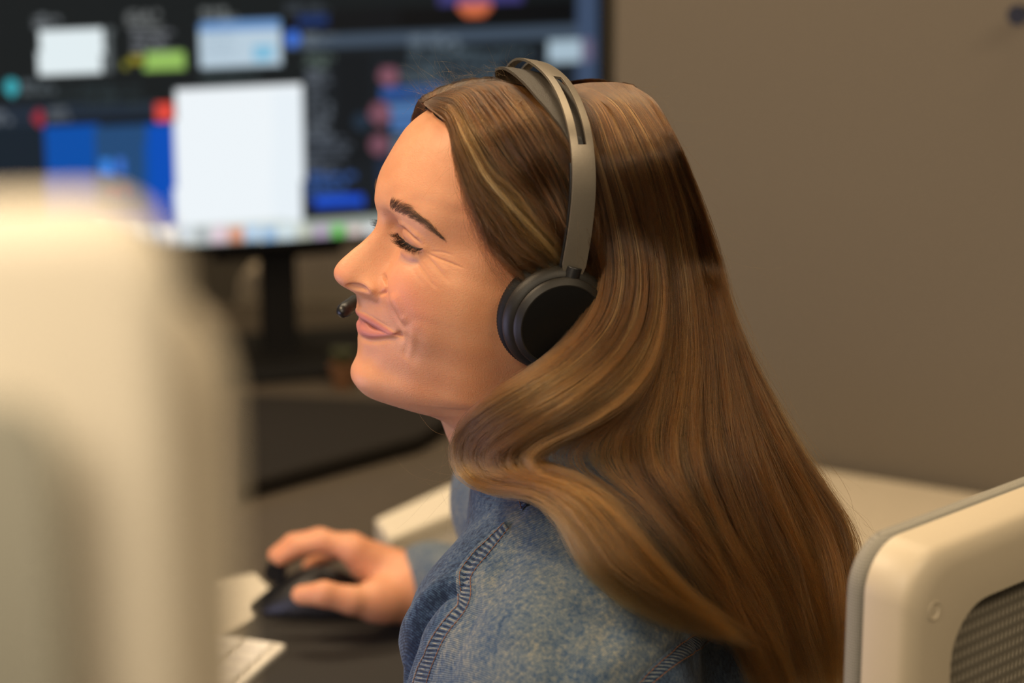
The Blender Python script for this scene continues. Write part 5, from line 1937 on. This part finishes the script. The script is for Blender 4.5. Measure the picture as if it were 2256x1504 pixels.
flat('paper_sheet', [(380, 1290), (560, 1262), (600, 1300), (596, 1340), (500, 1390), (400, 1420)], DESK_Z + .0005, DESK_Z + .003, M_paper, 'cream notepad lying left of the mouse', 'notepad', bevel=.0005)
kb = empty('keyboard', (0, 0, 0))
tag(kb, 'white keyboard with flat keys at the bottom left on the desk', 'keyboard')
k0_, k1_ = np.array(on_z(632, 1412, DESK_Z + .012)), np.array(on_z(520, 1508, DESK_Z + .012))
kd = k1_ - k0_; kd /= np.linalg.norm(kd)                 # along the short side, towards the camera
kl = np.array(on_z(470, 1394, DESK_Z + .012)) - k0_; kl -= kd * (kl @ kd) * .0; kl /= np.linalg.norm(kl)
kl = np.array([-kd[1], kd[0]]) if np.dot([-kd[1], kd[0]], kl) > 0 else np.array([kd[1], -kd[0]])
c4 = [k0_, k0_ + kd * .128, k0_ + kd * .128 + kl * .43, k0_ + kl * .43]
slab(c4, DESK_Z, DESK_Z + .010).obj('keyboard_base', M_key, kb, bevel=.003)
for r_ in range(5):
    for c in range(14):
        a = k0_ + kd * (.008 + r_ * .0232) + kl * (.008 + c * .0299)
        slab([a, a + kd * .0195, a + kd * .0195 + kl * .0262, a + kl * .0262], DESK_Z + .010, DESK_Z + .013).obj('key', M_key, kb, bevel=.0008)

# ------------------------------------------------------------------ her chair: white shell, woven grey mesh, grey cushion edge
def mesh_fabric(name, c, scale):
    m, nt, b = mat_new(name)
    tc = N(nt, 'ShaderNodeTexCoord')
    mp = N(nt, 'ShaderNodeMapping'); mp.inputs['Scale'].default_value = (scale, scale, scale)
    nt.links.new(tc.outputs['UV'], mp.inputs[0])
    w1 = N(nt, 'ShaderNodeTexWave', wave_type='BANDS', bands_direction='X', i_Scale=1.0)
    w2 = N(nt, 'ShaderNodeTexWave', wave_type='BANDS', bands_direction='Y', i_Scale=.55)
    nt.links.new(mp.outputs[0], w1.inputs['Vector']); nt.links.new(mp.outputs[0], w2.inputs['Vector'])
    mu = N(nt, 'ShaderNodeMath', operation='MULTIPLY'); nt.links.new(w1.outputs['Fac'], mu.inputs[0]); nt.links.new(w2.outputs['Fac'], mu.inputs[1])
    cr = N(nt, 'ShaderNodeValToRGB')
    cr.color_ramp.elements[0].color = (c[0] * .5, c[1] * .5, c[2] * .5, 1); cr.color_ramp.elements[1].color = (*c, 1)
    cr.color_ramp.elements[0].position = .05; cr.color_ramp.elements[1].position = .6
    nt.links.new(mu.outputs[0], cr.inputs[0]); nt.links.new(cr.outputs[0], b.inputs['Base Color'])
    b.inputs['Roughness'].default_value = .85
    bp = N(nt, 'ShaderNodeBump'); bp.inputs['Strength'].default_value = .6; bp.inputs['Distance'].default_value = .001
    nt.links.new(mu.outputs[0], bp.inputs['Height']); nt.links.new(bp.outputs[0], b.inputs['Normal'])
    return m


M_mesh = mesh_fabric('woven_mesh', (.34, .30, .225), 75)
M_cush = mesh_fabric('cushion_fabric', (.40, .375, .31), 330)


def rounded_rect(w, h, r, n=10):
    out = []
    for cx, cz, a0 in ((w - r, h - r, 0), (r, h - r, 90), (r, r, 180), (w - r, r, 270)):
        for k in range(n + 1):
            a = math.radians(a0 + 90 * k / n)
            out.append((cx + r * math.cos(a), cz + r * math.sin(a)))
    return np.array(out)


def add_uv(o, ex, ez):
    me = o.data
    uvl = me.uv_layers.new(name='UVMap')
    co = np.array([me.vertices[l.vertex_index].co[:] for l in me.loops])
    uvl.data.foreach_set('uv', np.stack([co @ ex, co @ ez], -1).astype(np.float32).ravel())


def chair_back(org, ex, ny, name, label, W=.46, Hh=.52, parent=None):
    """org: upper corner (nearest her); ex along the top, ny outward normal of the rear face"""
    ez = np.array([0, 0, 1.])
    root_ = empty(name, (org[0], org[1], 0))
    tag(root_, label, 'chair')
    T = lambda a, z, o: org + ex * a + ez * z + ny * o
    outer = rounded_rect(W, Hh, .030); outer[:, 1] -= Hh
    fw = .041
    inner = rounded_rect(W - 2 * fw, Hh - 2 * fw, .034); inner[:, 0] += fw; inner[:, 1] += fw - Hh
    n = len(outer)
    prof = [(outer, -.030), (outer, -.006), ('in', .004, 0.), ('in', .014, .003), (inner, .003), (inner, -.010)]
    rings = []
    cen = np.array([W / 2, -Hh / 2])
    for p in prof:
        if isinstance(p[0], str):
            d_ = cen - outer; sx = np.sign(d_)
            rings.append((outer + sx * p[1] * np.minimum(1, np.abs(d_) / .2), p[2]))
        else:
            rings.append(p)
    V = []
    for r2, o in rings:
        for a, z in r2:
            V.append(T(a, z, o))
    F = []
    for k in range(len(rings) - 1):
        for i in range(n):
            F.append((k * n + i, k * n + (i + 1) % n, (k + 1) * n + (i + 1) % n, (k + 1) * n + i))
    for i in range(n):
        F.append(((len(rings) - 1) * n + i, (len(rings) - 1) * n + (i + 1) % n, (i + 1) % n, i))
    fr = MB().add(np.array(V), F).obj('back_frame', M_shell, root_, angle=60)
    # mesh panel
    V = [T(a, z, -.008) for a, z in inner] + [T(a, z, -.011) for a, z in inner]
    F = [tuple(range(n)), tuple(range(2 * n - 1, n - 1, -1))]
    mp_ = MB().add(np.array(V), F).obj('mesh_panel', M_mesh, root_, smooth=False)
    add_uv(mp_, ex, ez)
    # front cushion, edge visible beside the shell
    rings = [(0.010, -.030), (.002, -.032), (.000, -.037), (.001, -.043), (.006, -.047), (.014, -.049)]
    V = []
    for ins, o in rings:
        d_ = np.sign(cen - outer) * ins
        for a, z in outer + d_:
            V.append(T(a, z, o))
    F = []
    for k in range(len(rings) - 1):
        for i in range(n):
            F.append((k * n + i, k * n + (i + 1) % n, (k + 1) * n + (i + 1) % n, (k + 1) * n + i))
    F.append(tuple(range((len(rings) - 1) * n, len(rings) * n)))
    F.append(tuple(range(n - 1, -1, -1)))
    cu = MB().add(np.array(V), F).obj('cushion', M_cush, root_, angle=60)
    add_uv(cu, ex * .7 + ny * .7, ez)
    # screw recess
    for a in (.022, W - .022):
        c0 = T(a, -.036, .0032)
        mb_ = MB()
        th = np.linspace(0, 2 * math.pi, 24, endpoint=False)
        V = []
        for r2, o in ((.0062, .0), (.0052, .0006), (.0042, .0), (.0036, -.0015)):
            V += [c0 + (ex * math.cos(t) + ez * math.sin(t)) * r2 + ny * o for t in th]
        F = [(k * 24 + i, k * 24 + (i + 1) % 24, (k + 1) * 24 + (i + 1) % 24, (k + 1) * 24 + i) for k in range(3) for i in range(24)] + [tuple(range(72, 96))]
        mb_.add(np.array(V), F).obj('screw_cap', M_shell, root_)
    # seat, column and five-star base
    sc_ = org + ex * W / 2 - ny * .30; sc_ = np.array([sc_[0], sc_[1], 0])
    V = []
    sp_ = rounded_rect(.46, .44, .08, 6) - [.23, .22]
    slab([tuple((sc_ + ex * a - ny * b_)[:2]) for a, b_ in sp_], .44, .50).obj('seat', M_cush, root_, bevel=.015)
    a_ = org + ex * W / 2
    MB().tube(np.array([T(W / 2, -Hh + .02, -.0), T(W / 2, -Hh - .08, -.03), np.array([*(sc_ + ny * .05)[:2], .43])]), .018, 14).obj('back_support', M_shell, root_)
    MB().tube(np.array([sc_ + [0, 0, .44], sc_ + [0, 0, .10]]), .026, 20).obj('column', M_black, root_)
    for k in range(5):
        t = k * 2 * math.pi / 5
        e = sc_ + np.array([math.cos(t) * .29, math.sin(t) * .29, 0])
        lg = MB().tube(np.array([sc_ + [0, 0, .11], e + [0, 0, .075]]), [.024, .014], 12).obj('leg', M_black, root_)
        s_ = np.array([-math.sin(t), math.cos(t), 0])
        MB().tube(np.array([e + s_ * -.02 + [0, 0, .032], e + s_ * .02 + [0, 0, .032]]), .031, 20).obj('caster', M_black, lg)
    return root_


c_org = P(2002, 1232, 1.36)
ex_ = np.array([.72, .694, 0]); ex_ /= np.linalg.norm(ex_)
ny_ = np.array([ex_[1], -ex_[0], 0])
chair_back(c_org, ex_, ny_, 'office_chair', 'white office chair with woven grey mesh back right behind her long hair')

# ------------------------------------------------------------------ white screen housing close to the camera, left
fm = empty('monitor', P(100, 1200, .6))
tag(fm, 'large white monitor seen from behind, out of focus at the left edge', 'monitor')


def round_box(name, px0, px1, py0, py1, d0, th, r, mat, parent, yaw=0.):
    c, s = math.cos(yaw), math.sin(yaw)
    ex = np.array([c, s, 0]); ny = np.array([s, -c, 0]); ez = np.array([0, 0, 1.])
    a = P(px1, py0, d0)
    w = (px1 - px0) / FPX * d0; h = (py1 - py0) / FPX * d0
    rr = rounded_rect(w, h, r, 12); rr[:, 0] -= w; rr[:, 1] -= h
    n = len(rr); cen = np.array([-w / 2, -h / 2])
    V, F = [], []
    e = min(th * .35, .012)
    prof = [(e, 0), (e * .3, -e * .3), (0, -e), (0, -th + e), (e * .3, -th + e * .3), (e, -th)]
    for ins, o in prof:
        q = rr + (cen - rr) / np.linalg.norm(cen - rr, axis=1, keepdims=True) * ins
        V += [a + ex * x + ez * z + ny * o for x, z in q]
    for k in range(len(prof) - 1):
        for i in range(n):
            F.append((k * n + i, k * n + (i + 1) % n, (k + 1) * n + (i + 1) % n, (k + 1) * n + i))
    F.append(tuple(range(n))); F.append(tuple(range(len(prof) * n - 1, (len(prof) - 1) * n - 1, -1)))
    return MB().add(np.array(V), F).obj(name, mat, parent, angle=60)


round_box('rear_shell', -1500, 392, 462, 2600, .56, .03, .022, M_white, fm, yaw=.15)
round_box('front_shell', -1550, 508, 650, 2700, .60, .035, .030, M_white, fm, yaw=.15)
M_inset = simple_mat('grey_inset', (.34, .32, .25), .6, noise=.15, scale=200)
round_box('inset_panel', -1300, 118, 880, 2400, .552, .004, .012, M_inset, fm, yaw=.15)
qq = P(-500, 2500, .62)
slab([(qq[0] - .1, qq[1] - .0), (qq[0] + .1, qq[1]), (qq[0] + .1, qq[1] + .04), (qq[0] - .1, qq[1] + .04)], .78, qq[2] + .05).obj('stand', M_white, fm, bevel=.005)
slab([(qq[0] - .14, qq[1] - .1), (qq[0] + .14, qq[1] - .1), (qq[0] + .14, qq[1] + .14), (qq[0] - .14, qq[1] + .14)], .76, .78).obj('stand_foot', M_white, fm, bevel=.005)
nd = empty('workstation_desk', (-.6, .6, 0))
tag(nd, 'dark desk in the left foreground carrying the white monitor', 'desk')
slab([(-1.9, .30), (-.16, .30), (-.16, 1.08), (-1.9, 1.08)], DESK_Z - .03, DESK_Z).obj('desk_top', M_desk, nd, smooth=False, bevel=.003)
for x, y in ((-1.8, .38), (-.24, .38), (-.24, 1.0), (-1.8, 1.0)):
    box_mb((.05, .05, DESK_Z - .03), (x, y, (DESK_Z - .03) / 2)).obj('leg', M_black, nd, smooth=False, bevel=.003)
# small dark hook high on the partition
hk = plane_px(2262, 26, np.array([p0[0], p0[1], 0]) + np.array([nv_[0], nv_[1], 0]) * .01, np.array([nv_[0], nv_[1], 0]))
tag(MB().tube(np.array([hk, hk + np.array([nv_[0], nv_[1], 0]) * .03]), [.006, .010], 20).obj('coat_hook', M_black), 'small black coat hook at the top right of the partition', 'hook')
